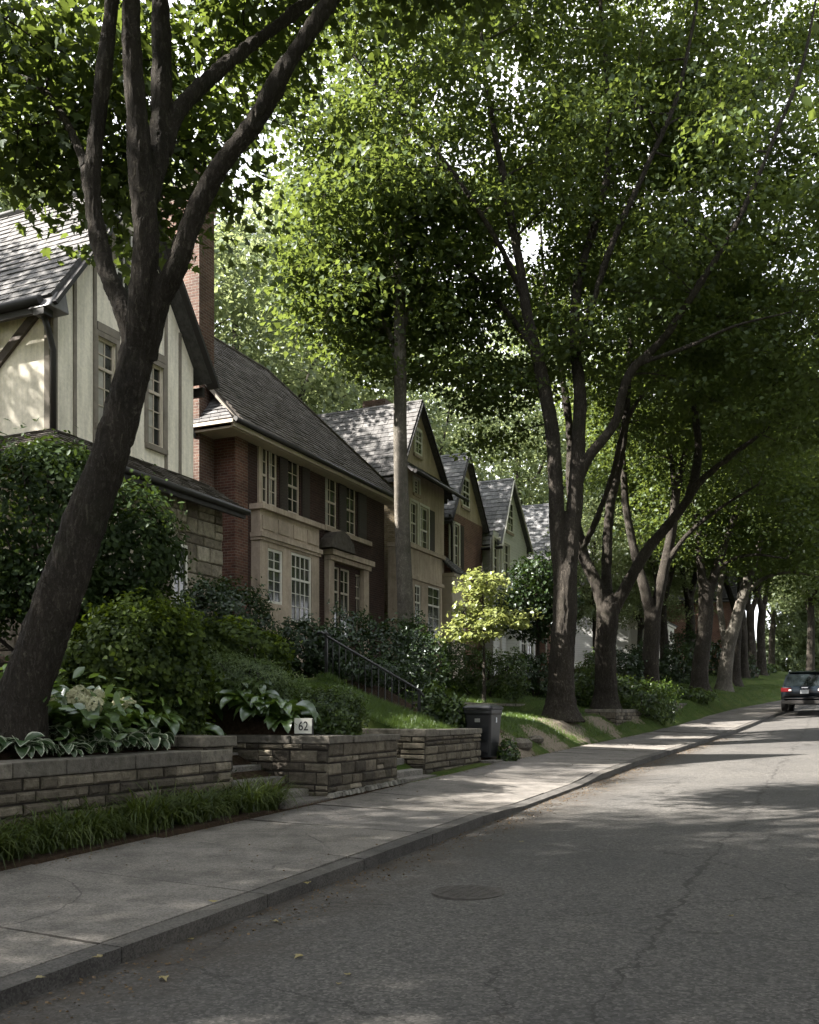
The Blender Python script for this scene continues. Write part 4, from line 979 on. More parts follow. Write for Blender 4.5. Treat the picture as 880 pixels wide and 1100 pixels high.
# leaning maple close by on the left
Z0 = 9.2
b0 = W(10, 830, Z0); b0[2] = gz(b0[0], b0[1]) - .15
trunk = [(*b0, .33)] + limbpx(Z0, (28, 740, .29), (52, 670, .265), (78, 600, .255), (103, 530, .235), (124, 470, .215), (140, 415, .205, .05), (150, 372, .205, .1))
tree('leaning_tree', 'big leaning maple with four spreading limbs rising from the plant bed above the long wall', 'tree', b0, [trunk,
    limbpx(Z0, (149, 385, .15, .1), (134, 335, .13, .15), (116, 295, .115, .3), (103, 240, .105, .4), (100, 185, .10, .45), (108, 105, .095, .5), (118, 20, .09, .55), (128, -80, .08, .6), (125, -220, .06, .7), (110, -380, .03, .8)),
    limbpx(Z0, (149, 390, .18, .1), (152, 330, .16, -.05), (157, 260, .15, -.1), (154, 205, .145, -.15), (148, 130, .125, -.2), (141, 50, .11, -.3), (143, -60, .1, -.4), (160, -220, .07, -.4), (165, -400, .03, -.4)),
    limbpx(Z0, (160, 215, .13, -.1), (171, 150, .125, .05), (174, 60, .115, .15), (174, -50, .1, .3), (200, -200, .07, .5), (215, -380, .03, .6)),
    limbpx(Z0, (176, 165, .1, .05), (192, 118, .09, .2), (225, 85, .085, .4), (265, 52, .08, .7), (320, 10, .075, 1.0), (400, -60, .06, 1.4), (500, -150, .03, 1.8)),
    limbpx(Z0, (155, 385, .16, .1), (170, 325, .14, .0), (190, 285, .125, -.1), (212, 225, .115, -.15), (240, 175, .11, -.2), (275, 128, .105, -.25), (310, 68, .1, -.3), (355, 0, .095, -.3), (410, -90, .08, -.2), (480, -210, .05, 0), (540, -330, .02, .2)),
    limbpx(Z0, (101, 225, .07, .4), (85, 160, .06, 1), (50, 100, .045, 1.6), (0, 70, .02, 2)),
    ], [ellpx(15, 60, Z0 + 2, 1.6, 1.4, 1.3), ellpx(-20, 160, Z0 + 2, 1.1, 1.0, .6), ellpx(80, 175, Z0 + 2, .55, .8, .3), ellpx(215, 35, Z0 + 2.8, 1.6, 1.6, .9), ellpx(205, 165, Z0 + 2.4, .6, .8, .5), ellpx(120, 215, Z0 + 2.4, .4, .6, .3), ellpx(315, 60, Z0 + 4, 1.1, 1.6, .7),
        ellpx(300, -230, Z0 + .8, 2.6, 2.6, 1.4), ellpx(450, -200, Z0 + 2.5, 3.2, 3, 1.6)], 160, 230, .13, 5, 'leafnear', 'barknear', 'maple', .72, .6, G, 20, .6, .62, 4, .7, rs=.82, vox=.015, rough=.016)

# first big maple of the row
Z1 = 25.5
b1 = W(603, 778, Z1); b1[2] = gz(b1[0], b1[1]) - .1
T1 = tree('street_maple', 'first big street maple past the bin, its stem dividing low into two tall stems', 'tree', b1, [
    [(*b1, .52)] + limbpx(Z1, (603, 735, .42), (605, 690, .39), (607, 650, .38), (608, 615, .37)),
    limbpx(Z1, (606, 645, .27), (600, 590, .25), (597, 520, .24), (592, 455, .22), (580, 395, .20), (566, 335, .17, -.3), (556, 270, .14, -.6), (538, 175, .11, -1), (522, 90, .07, -1.4), (515, 0, .03, -1.6)),
    limbpx(Z1, (610, 645, .28), (613, 590, .26), (619, 520, .24), (623, 430, .2), (618, 370, .17, .3), (622, 300, .15, .5), (652, 190, .12, .9), (652, 90, .09, 1), (645, 0, .06, 1.2), (640, -90, .03, 1.4)),
    limbpx(Z1, (617, 530, .17), (632, 492, .155, -.2), (660, 455, .145, -.4), (676, 402, .13, -.7), (712, 365, .12, -1), (745, 315, .11, -1.3), (790, 243, .09, -1.7), (832, 148, .07, -2), (862, 70, .05, -2.2), (880, -20, .02, -2.4)),
    limbpx(Z1, (592, 440, .13), (575, 380, .11, .6), (540, 330, .1, 1.2), (500, 290, .08, 1.6), (450, 265, .05, 2), (410, 255, .02, 2.2)),
    limbpx(Z1, (620, 380, .12), (655, 270, .1, -.8), (690, 190, .085, -1.2), (725, 110, .07, -1.6), (742, 40, .05, -2), (755, -30, .02, -2.2)),
    limbpx(Z1, (566, 330, .1), (540, 270, .09, -1), (490, 190, .08, -1.8), (430, 120, .05, -2.4), (380, 60, .02, -2.8)),
    limbpx(Z1, (690, 390, .08, -.8), (740, 372, .06, -1.4), (790, 350, .04, -2), (850, 335, .02, -2.4)),
    ], [ellpx(560, 140, Z1, 6.6, 6, 6.2), ellpx(430, 310, Z1 + .5, 2.8, 4, 2.6), ellpx(420, 120, Z1 - 1, 3.0, 3.5, 3.6), ellpx(530, 430, Z1 + 1.5, 1.5, 3, 1.3), ellpx(600, 310, Z1, 3.6, 4.5, 2.2), ellpx(760, 190, Z1 - .5, 3.4, 4, 4.5), ellpx(820, 370, Z1 - 1, 2.4, 3.5, 1.8), ellpx(570, -120, Z1, 6, 6, 3)],
    410, 340, .135, 7, 'leaf', 'bark', 'lobed', .92, .4, G, 12, .4, .85, clear=1.15, vox=.028, rough=.022)
# second
Z2 = 30.5
b2 = W(651, 772, Z2); b2[2] = gz(b2[0], b2[1]) - .1
T2 = tree('street_maple', 'second big street maple, forking wide near the ground, one long limb over the road', 'tree', b2, [
    [(*b2, .52)] + limbpx(Z2, (651, 735, .42), (651, 690, .40), (653, 655, .42)),
    limbpx(Z2, (652, 662, .27), (640, 625, .24), (625, 590, .22, .3), (614, 530, .18, .6), (612, 460, .15, .9), (600, 380, .12, 1.2), (585, 300, .07, 1.6), (580, 220, .03, 2)),
    limbpx(Z2, (653, 660, .25), (652, 610, .2, .4), (655, 550, .18, .6), (668, 480, .16, .8), (676, 400, .13, 1), (680, 310, .1, 1.2), (690, 220, .06, 1.4), (695, 130, .02, 1.6)),
    limbpx(Z2, (656, 662, .25), (677, 622, .22, -.2), (700, 585, .2, -.4), (728, 552, .17, -.7), (750, 520, .14, -1), (785, 490, .1, -1.2), (822, 462, .065, -1.5), (850, 430, .035, -1.8), (870, 400, .015, -2)),
    limbpx(Z2, (738, 540, .16, -.8), (750, 490, .15, -.6), (746, 430, .12, -.4), (742, 370, .1, -.2), (755, 300, .07, 0), (770, 220, .03, .2)),
    limbpx(Z2, (625, 592, .12, .2), (640, 560, .11, -.4), (658, 510, .1, -.6), (672, 455, .09, -.6), (700, 410, .07, -.8), (730, 370, .04, -1)),
    ], [ellpx(690, 230, Z2 + .5, 6, 6.5, 5), ellpx(760, 390, Z2, 3.6, 5, 2.4), ellpx(845, 300, Z2 - 1, 3.5, 5, 4), ellpx(640, 400, Z2 + 1.5, 2.2, 3.5, 1.6), ellpx(860, 440, Z2 - 2, 2, 3, 1.4), ellpx(700, -10, Z2, 6, 6, 4), ellpx(860, 40, Z2, 3.2, 5, 3.4)],
    280, 310, .145, 8, 'leaf', 'bark', 'lobed', 1.0, .4, G, 12, .45, .85, clear=.8, vox=.03, rough=.022)
# third
Z3 = 37.0
b3 = W(700, 752, Z3); b3[2] = gz(b3[0], b3[1]) - .15
T3 = tree('street_maple', 'third street maple, behind low bushes, parting in a narrow V', 'tree', b3, [
    [(*b3, .5)] + limbpx(Z3, (699, 720, .40), (700, 690, .38), (701, 662, .37)),
    limbpx(Z3, (700, 668, .27), (692, 630, .24), (681, 590, .2, .3), (672, 540, .17, .6), (668, 480, .13, .8), (655, 420, .07, 1)),
    limbpx(Z3, (702, 668, .27), (712, 620, .25), (722, 570, .22, -.2), (728, 520, .19, -.4), (745, 460, .14, -.8), (770, 400, .08, -1.2), (790, 340, .03, -1.6)),
    limbpx(Z3, (726, 545, .14, -.3), (722, 500, .13, .5), (712, 440, .1, 1), (708, 370, .05, 1.5)),
    limbpx(Z3, (714, 610, .13), (738, 575, .11, -.6), (775, 545, .08, -1.2), (815, 520, .04, -2)),
    ], [ellpx(730, 340, Z3, 6, 6, 4.6), ellpx(820, 460, Z3 - 1, 3.4, 5, 2.6), ellpx(690, 470, Z3 + 1, 3, 4, 1.8), ellpx(770, 480, Z3, 3, 4, 1.4)],
    165, 240, .165, 9, 'leaf', 'bark', 'simple', 1.15, .5, G, 10, .5, .7)
Z4 = 44.0
b4 = W(752, 752, Z4); b4[2] = gz(b4[0], b4[1]) - .2
T4 = tree('street_maple', 'fourth street maple, thick dark trunk left of the pale leaning one', 'tree', b4, [
    [(*b4, .55)] + limbpx(Z4, (752, 725, .46), (755, 695, .42), (758, 660, .4), (758, 635, .38)),
    limbpx(Z4, (757, 645, .25), (752, 600, .22), (748, 550, .18), (740, 500, .12), (730, 440, .05)),
    limbpx(Z4, (759, 648, .28), (770, 610, .24), (782, 575, .2), (795, 540, .15), (812, 490, .08), (825, 440, .03)),
    limbpx(Z4, (768, 612, .12), (790, 600, .1, -.5), (812, 596, .08, -1), (845, 600, .03, -1.5)),
    ], [ellpx(770, 440, Z4, 6, 6, 4.4), ellpx(840, 540, Z4 - 1, 3.4, 4, 2.4), ellpx(735, 560, Z4 + 1, 3, 4, 2.0)],
    135, 210, .19, 10, 'leaf', 'bark', 'simple', 1.2, .5, G, 10, .5, .7)
Z5 = 47.0
b5 = W(777, 752, Z5); b5[2] = gz(b5[0], b5[1]) - .2
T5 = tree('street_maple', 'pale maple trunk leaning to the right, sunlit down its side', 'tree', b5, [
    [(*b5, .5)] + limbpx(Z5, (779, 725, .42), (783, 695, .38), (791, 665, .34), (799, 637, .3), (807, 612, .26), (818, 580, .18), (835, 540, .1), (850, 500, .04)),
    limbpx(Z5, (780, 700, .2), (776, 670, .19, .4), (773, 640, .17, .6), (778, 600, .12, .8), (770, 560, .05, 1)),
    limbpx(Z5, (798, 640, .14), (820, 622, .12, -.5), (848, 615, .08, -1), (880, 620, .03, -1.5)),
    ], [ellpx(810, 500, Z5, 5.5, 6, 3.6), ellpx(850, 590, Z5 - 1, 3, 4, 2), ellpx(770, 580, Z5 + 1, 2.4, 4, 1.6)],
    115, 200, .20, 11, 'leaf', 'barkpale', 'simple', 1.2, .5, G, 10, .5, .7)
# a plain form for those farther up and for the trees out of frame, copied
Zs = np.zeros(3)
def local(l): return [tuple(q) for q in l]
TP = tree('street_maple', 'slim far maple trunk just right of the pale leaning one', 'tree', (0, 0, 0), [
    local([(0, 0, -.2, .42), (0, 0, 1.5, .33), (.1, 0, 3, .31), (.1, .1, 4.2, .30)]),
    local([(.1, .1, 4, .2), (-.5, .2, 6, .18), (-1.2, 0, 8.5, .14), (-1.8, -.3, 11, .09), (-2.2, -.4, 14, .03)]),
    local([(.1, .1, 4, .22), (.7, -.1, 6.5, .19), (1.2, .3, 9, .15), (1.6, .5, 12, .1), (2.4, .5, 15.5, .03)]),
    local([(.9, .1, 7, .12), (2.4, -.8, 8.6, .1), (4.2, -1.5, 10, .06), (5.6, -1.8, 11, .02)]),
    local([(-.6, .1, 6.2, .12), (-1.2, 1.6, 8, .1), (-1.6, 3.4, 9.6, .06), (-2, 4.6, 10.6, .02)]),
    local([(.2, .1, 4.6, .12), (-.2, -1.5, 7.5, .1), (-.5, -3, 10.5, .07), (-.6, -4, 13, .02)])],
    [(0, 0, 12.5, 5.4, 5.4, 5.2), (3, -1, 9, 3, 3, 2), (-2.5, 2, 9, 3, 3, 2)], 165, 230, .18, 12, 'leaf', 'bark', 'simple', 1.1, .5, G, 10, .45, .85)
def put_tree(px, py, Z, rz, s, label, first=False):
    p = W(px, py, Z); p[2] = gz(p[0], p[1]) - .05
    if first: TP.location = tuple(p); TP.rotation_euler = (0, 0, rz); TP.scale = (s,) * 3; return
    return copy_tree(TP, p, rz, s, label)
put_tree(790, 748, 52, .4, .95, '', True)
for q in ((799, 748, 58, 2.0, .95, 'thin far maple trunk between two darker trunks up the street'),
          (808, 749, 62, 3.3, 1.0, 'dark far maple trunk second before the parked car'),
          (818, 750, 66, 4.4, 1.05, 'dark forked far maple trunk nearest the parked car'),
          (829, 748, 84, 5.1, 1.0, 'very distant thin maple just above the parked car roof edge'),
          (838, 747, 97, .9, 1.1, 'very distant maple where the street bends out of sight'),
          (741, 750, 55, 1.2, 1.0, 'maple set back among bushes behind the thick dark trunk'),
          (714, 745, 52, 2.9, .9, 'maple set back in the yards behind the third trunk')): put_tree(*q)
def put_at(x, y, rz, s, label):
    return copy_tree(TP, (x, y, float(gz(x, y)) - .05), rz, s, label)
for q in ((-11.5, -1.5, .3, 1.0, 'maple outside the left edge whose shade covers the near road'),
          (-20, -4.0, 1.9, 1.0, 'maple in the side yard left of the half-timbered house'),
          (-24.5, 6.5, 3.2, .95, 'unseen maple added to shade the flank of the half-timbered house'),  # out of view, added to shade the timbered house's side wall
          (-9, -9, 2.6, 1.05, 'unseen maple added behind the viewer on the left verge'),  # this and the next three added to darken the near road
          (5.9, 7, 4.1, 1.15, 'maple added on the right verge beside the viewer, out of frame'),
          (5.9, -3, 2.1, 1.2, 'unseen maple added on the right verge behind the viewer'),
          (6.2, -13, .9, 1.2, 'unseen maple added on the right verge farther behind the viewer'),
          (7.4, 17, 1.1, 1.1, 'maple on the right verge arching over the road, nearest the viewer'),
          (7.6, 27, 2.2, 1.1, 'maple on the right verge, second from the viewer'),
          (9.6, 47, .2, 1.15, 'maple on the right verge, third from the viewer'),
          (17, 74, 4.1, 1.2, 'maple on the right verge far beyond the parked car'),
          (10, 88, 5.0, 1.3, 'distant maple closing the view where the street bends'),
          (22, 98, 2.4, 1.3, 'distant maple on the right closing the end of the street')): put_at(*q)
# bare-stemmed tall tree in front of the buff house
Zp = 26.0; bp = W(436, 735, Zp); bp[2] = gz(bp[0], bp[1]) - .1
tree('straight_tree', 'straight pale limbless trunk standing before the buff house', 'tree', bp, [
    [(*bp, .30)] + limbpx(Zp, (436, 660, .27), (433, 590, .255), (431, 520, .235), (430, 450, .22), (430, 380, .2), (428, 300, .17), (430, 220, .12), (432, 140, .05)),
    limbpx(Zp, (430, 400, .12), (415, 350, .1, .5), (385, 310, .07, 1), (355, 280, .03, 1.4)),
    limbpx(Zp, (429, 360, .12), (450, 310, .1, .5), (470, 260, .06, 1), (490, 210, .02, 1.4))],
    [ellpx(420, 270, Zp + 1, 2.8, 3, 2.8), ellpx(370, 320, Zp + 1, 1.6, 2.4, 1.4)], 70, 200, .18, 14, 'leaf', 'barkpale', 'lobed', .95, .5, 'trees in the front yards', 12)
# big trees behind the houses
TB = tree('backdrop_tree', 'tall airy tree behind the brick chimney', 'tree', (0, 0, 0), [
    local([(0, 0, -.3, .5), (.1, 0, 3, .4), (0, .1, 7, .34), (.2, 0, 12, .24), (.1, .1, 17, .12), (0, 0, 21, .03)]),
    local([(0, .1, 5, .2), (-2, 1, 9, .15), (-3.6, 1.4, 13, .08), (-4.5, 2, 16, .02)]), local([(0, .1, 6, .2), (2.2, -.8, 10, .15), (3.8, -1, 14, .08), (4.6, -1.2, 17, .02)]),
    local([(.1, 0, 8, .15), (.8, 2.4, 12, .1), (1, 4, 15, .04)]), local([(.1, 0, 9, .15), (-.6, -2.4, 13, .1), (-1, -4, 16, .04)])],
    [(0, 0, 14, 6, 6, 7.5), (-2, 1, 8, 4, 4, 2.5), (2, -1, 8, 4, 4, 2.5)], 165, 160, .26, 15, 'leafhazed', 'bark', 'simple', 1.3, .5, 'trees behind the houses', 9)
def put_back(x, y, rz, s, label, first=False):
    p = (x, y, float(gz(x, y)) - .1)
    if first: TB.location = p; TB.rotation_euler = (0, 0, rz); TB.scale = (s,) * 3
    else: copy_tree(TB, p, rz, s, label)
put_back(-23.5, 34, .5, 1.0, '', True)
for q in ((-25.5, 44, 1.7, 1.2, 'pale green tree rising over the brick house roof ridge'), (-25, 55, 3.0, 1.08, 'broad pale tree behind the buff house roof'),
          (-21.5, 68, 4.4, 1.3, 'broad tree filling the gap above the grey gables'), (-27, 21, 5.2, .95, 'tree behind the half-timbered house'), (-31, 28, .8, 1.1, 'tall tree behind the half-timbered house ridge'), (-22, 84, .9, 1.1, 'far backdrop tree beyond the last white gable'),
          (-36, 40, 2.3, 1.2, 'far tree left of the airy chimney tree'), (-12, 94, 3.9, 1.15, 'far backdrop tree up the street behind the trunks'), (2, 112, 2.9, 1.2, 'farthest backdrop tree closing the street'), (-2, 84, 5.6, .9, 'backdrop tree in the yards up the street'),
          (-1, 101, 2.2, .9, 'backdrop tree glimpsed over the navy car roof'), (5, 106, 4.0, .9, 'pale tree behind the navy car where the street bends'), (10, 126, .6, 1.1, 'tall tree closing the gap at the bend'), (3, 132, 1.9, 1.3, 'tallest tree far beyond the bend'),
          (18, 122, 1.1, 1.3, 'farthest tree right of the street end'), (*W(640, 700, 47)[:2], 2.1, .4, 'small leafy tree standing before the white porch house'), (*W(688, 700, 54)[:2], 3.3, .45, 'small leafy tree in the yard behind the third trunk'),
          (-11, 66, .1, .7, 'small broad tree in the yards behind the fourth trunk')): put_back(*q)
# low hedge-like wood closing the far end of the street
# saplings
Zy = 24.5; by_ = W(520, 725, Zy); by_[2] = gz(by_[0], by_[1]) - .05
tree('sapling', 'lime green sapling glowing in the sun before the houses', 'young tree', by_, [[(*by_, .05)] + limbpx(Zy, (520, 690, .04), (519, 650, .03), (518, 605, .012)),
    limbpx(Zy, (520, 680, .025), (500, 660, .015), (485, 648, .006)), limbpx(Zy, (520, 676, .025), (545, 658, .015), (568, 648, .006))],
    [ellpx(520, 668, Zy, 1.0, 1.0, .5), ellpx(518, 632, Zy, .55, .6, .55), ellpx(505, 682, Zy, .75, .8, .18), ellpx(550, 664, Zy, .5, .7, .35)], 52, 58, .12, 16, 'leaflime', 'bark', 'simple', .3, .35, 'small trees in the front yards', 7, .6, .8, 2, 1.0, .008)
Zd = 29.0; bd = W(578, 735, Zd); bd[2] = gz(bd[0], bd[1]) - .05
tree('sapling', 'small round dark green tree left of the first big trunk', 'young tree', bd, [[(*bd, .08)] + limbpx(Zd, (578, 690, .06), (577, 650, .05), (577, 600, .015))],
    [ellpx(574, 642, Zd, 1.15, 1.1, 1.35)], 70, 85, .13, 17, 'leafdark', 'bark', 'simple', .42, .7, 'small trees in the front yards', 7, .6, .7, 2, .7, .01)

# ------------------------------------------------------------------ shrubs
def shrub(name, label, lobes, n, size, shape, leaf, seed, tip=1.0, cat='shrub', group='shrubs in the front gardens', stems=2, bumpy=.16, poke=.25, ground=True):
    """lobes: (x,y,z,rx,ry,rz) in the world; leaves crowd towards each lobe's surface, on a dark twiggy inside"""
    rng = np.random.default_rng(seed); lo = np.array(lobes, float)
    lift = np.maximum(0, gz(lo[:, 0], lo[:, 1]) + .3 * lo[:, 5] - lo[:, 2])
    if ground:
        g_ = gz(lo[:, 0], lo[:, 1]) - .05; tp = lo[:, 2] + lo[:, 5]; bt = np.minimum(lo[:, 2] - lo[:, 5], g_ + .05); lo[:, 5] = (tp - bt) / 2; lo[:, 2] = (tp + bt) / 2
    if lift.max() > .15: print('SHRUB lift', seed, np.round(lift, 2))
    lo[:, 2] += lift
    bx, by = lo[:, 0].mean(), lo[:, 1].mean(); base = (bx, by, float(gz(bx, by)) - .05)
    root = empty(name, base, label, cat, group)
    ar = np.array([(l[3] * l[4] + l[3] * l[5] + l[4] * l[5]) for l in lo]); ar = ar / ar.sum(); C = []; Nn = []; T = []; K = []
    for l, w in zip(lo, ar):
        m = int(n * w); v = rng.normal(size=(m, 3)); v /= np.linalg.norm(v, axis=1, keepdims=True)
        ph = rng.uniform(0, 6.28, 6); lump = 1 + bumpy * (np.sin(v[:, 0] * 5 + ph[0]) * np.sin(v[:, 1] * 6 + ph[1]) + .7 * np.sin(v[:, 2] * 9 + ph[2] + v[:, 0] * 7) + .5 * np.sin(v[:, 1] * 15 + ph[3]) * np.sin(v[:, 2] * 13 + ph[4]))
        r = (1 - np.abs(rng.normal(0, .16, m))) * lump + (rng.random(m) < .08) * rng.random(m) * poke
        c = l[:3] + v * r[:, None] * l[3:]
        gzv = gz(c[:, 0], c[:, 1]); keep = c[:, 2] > gzv - .02
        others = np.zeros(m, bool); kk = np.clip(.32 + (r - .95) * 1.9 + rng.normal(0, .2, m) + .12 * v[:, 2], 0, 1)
        for q in lo:
            if q is not l: others |= (((c - q[:3]) / q[3:]) ** 2).sum(1) < .45
        keep &= ~others; C.append(c[keep]); K.append(kk[keep]); v2 = v / l[3:]; v2 /= np.linalg.norm(v2, axis=1, keepdims=True)
        Nn.append((v2 + rng.normal(size=v.shape) * .55 + np.array((0, 0, .35)))[keep]); T.append((v2 * tip + rng.normal(size=v.shape) * .6 + np.array((0, 0, .5)))[keep])
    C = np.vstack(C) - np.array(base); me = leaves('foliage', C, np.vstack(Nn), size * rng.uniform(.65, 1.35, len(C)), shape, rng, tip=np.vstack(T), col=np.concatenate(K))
    finish(me, 'foliage', MT[leaf], root, uv=False)
    st = MB()
    for l in lo:
        for _ in range(1 if len(lo) == 1 else stems):
            e = l[:3] + rng.normal(size=3) * l[3:] * .45; s = np.array((base[0] * .9 + l[0] * .1 + rng.normal() * .02, base[1] * .9 + l[1] * .1 + rng.normal() * .02, 0)); s[2] = gz(s[0], s[1]) - .05
            st.tube([s, (s + e) / 2 + rng.normal(size=3) * .08, e], [.035, .025, .01], 5)
    st.build('stem', MT['bark'], root)
    return root
def lob(px, py, Z, rpx, rpy, dz=1.0):
    c = W(px, py, Z); rx = rpx / F * Z; return (*c, rx, rx * dz, rpy / F * Z)
sh = shrub
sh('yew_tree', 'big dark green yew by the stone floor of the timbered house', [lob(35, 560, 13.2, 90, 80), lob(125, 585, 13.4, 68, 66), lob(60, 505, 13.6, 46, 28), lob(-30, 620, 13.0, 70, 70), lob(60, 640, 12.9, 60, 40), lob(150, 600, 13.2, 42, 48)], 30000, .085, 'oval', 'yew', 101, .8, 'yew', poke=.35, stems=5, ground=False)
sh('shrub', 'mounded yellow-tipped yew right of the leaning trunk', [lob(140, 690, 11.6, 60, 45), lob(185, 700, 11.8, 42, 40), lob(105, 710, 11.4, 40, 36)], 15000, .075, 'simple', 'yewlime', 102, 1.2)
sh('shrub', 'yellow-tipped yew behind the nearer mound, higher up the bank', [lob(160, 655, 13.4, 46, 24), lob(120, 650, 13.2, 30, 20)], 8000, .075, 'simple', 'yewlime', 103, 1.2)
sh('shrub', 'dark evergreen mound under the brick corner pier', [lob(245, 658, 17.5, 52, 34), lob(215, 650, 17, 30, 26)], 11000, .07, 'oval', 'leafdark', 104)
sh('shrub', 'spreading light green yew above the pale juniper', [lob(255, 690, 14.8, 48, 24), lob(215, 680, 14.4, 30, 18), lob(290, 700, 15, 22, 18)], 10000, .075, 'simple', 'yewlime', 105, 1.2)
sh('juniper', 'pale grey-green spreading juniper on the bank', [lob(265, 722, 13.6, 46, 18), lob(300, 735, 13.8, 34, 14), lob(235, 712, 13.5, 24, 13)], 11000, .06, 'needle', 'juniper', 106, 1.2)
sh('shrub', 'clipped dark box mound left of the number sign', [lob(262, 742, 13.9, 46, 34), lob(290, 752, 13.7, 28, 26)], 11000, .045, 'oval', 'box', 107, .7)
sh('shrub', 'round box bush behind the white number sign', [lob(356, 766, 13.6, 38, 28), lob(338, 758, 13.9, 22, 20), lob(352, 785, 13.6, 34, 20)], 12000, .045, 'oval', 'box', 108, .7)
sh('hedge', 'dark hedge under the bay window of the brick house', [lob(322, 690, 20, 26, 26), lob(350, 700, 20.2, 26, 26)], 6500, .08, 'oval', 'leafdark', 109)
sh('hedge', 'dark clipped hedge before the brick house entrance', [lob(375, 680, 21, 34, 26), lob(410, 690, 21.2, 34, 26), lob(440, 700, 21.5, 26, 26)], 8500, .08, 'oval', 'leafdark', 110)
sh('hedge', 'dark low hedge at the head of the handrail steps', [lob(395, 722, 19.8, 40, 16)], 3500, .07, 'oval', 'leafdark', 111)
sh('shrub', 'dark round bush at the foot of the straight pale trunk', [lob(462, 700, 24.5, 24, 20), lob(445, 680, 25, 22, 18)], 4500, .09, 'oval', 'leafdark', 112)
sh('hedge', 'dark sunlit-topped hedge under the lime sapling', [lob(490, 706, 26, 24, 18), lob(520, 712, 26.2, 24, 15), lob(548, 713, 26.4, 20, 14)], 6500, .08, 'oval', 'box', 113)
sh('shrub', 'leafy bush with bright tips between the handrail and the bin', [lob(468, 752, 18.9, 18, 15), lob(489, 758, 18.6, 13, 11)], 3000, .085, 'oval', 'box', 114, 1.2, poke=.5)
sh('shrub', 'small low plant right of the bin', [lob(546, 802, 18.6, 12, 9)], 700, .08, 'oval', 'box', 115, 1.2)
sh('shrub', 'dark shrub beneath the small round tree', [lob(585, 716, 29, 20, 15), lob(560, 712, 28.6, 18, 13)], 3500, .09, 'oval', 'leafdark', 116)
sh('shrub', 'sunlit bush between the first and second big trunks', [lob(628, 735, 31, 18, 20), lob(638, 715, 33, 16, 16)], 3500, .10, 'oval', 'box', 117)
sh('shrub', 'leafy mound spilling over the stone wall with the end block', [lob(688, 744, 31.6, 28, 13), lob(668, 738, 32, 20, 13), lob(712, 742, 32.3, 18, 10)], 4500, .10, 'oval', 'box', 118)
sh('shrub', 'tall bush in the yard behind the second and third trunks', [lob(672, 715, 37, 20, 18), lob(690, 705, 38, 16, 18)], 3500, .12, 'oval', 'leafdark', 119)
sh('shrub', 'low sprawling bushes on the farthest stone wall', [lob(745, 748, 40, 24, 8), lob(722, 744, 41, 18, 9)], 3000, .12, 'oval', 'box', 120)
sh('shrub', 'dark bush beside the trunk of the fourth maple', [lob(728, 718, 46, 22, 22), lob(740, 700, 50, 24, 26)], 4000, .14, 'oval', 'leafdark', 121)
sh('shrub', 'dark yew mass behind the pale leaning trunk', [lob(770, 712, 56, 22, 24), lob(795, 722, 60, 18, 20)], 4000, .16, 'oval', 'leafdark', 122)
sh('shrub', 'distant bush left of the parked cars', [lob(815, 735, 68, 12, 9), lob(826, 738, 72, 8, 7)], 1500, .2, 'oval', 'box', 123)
sh('hedge', 'long pale green hedge closing the street at the bend', [lob(832, 712, 88, 26, 36), lob(856, 700, 90, 30, 56), lob(884, 696, 93, 32, 60), lob(915, 700, 96, 32, 60)], 34000, .34, 'simple', 'leafhazed', 125, .6, 'hedge', 'far greenery', 2)
sh('ivy', 'ivy climbing the downpipe side of the brick pier', [(-14.3, 20.25, 4.2, .45, .08, .7), (-14.1, 20.3, 3.4, .3, .1, .6)], 900, .08, 'simple', 'box', 124, .3, 'ivy', 'ivy on the brick house', 3, ground=False)

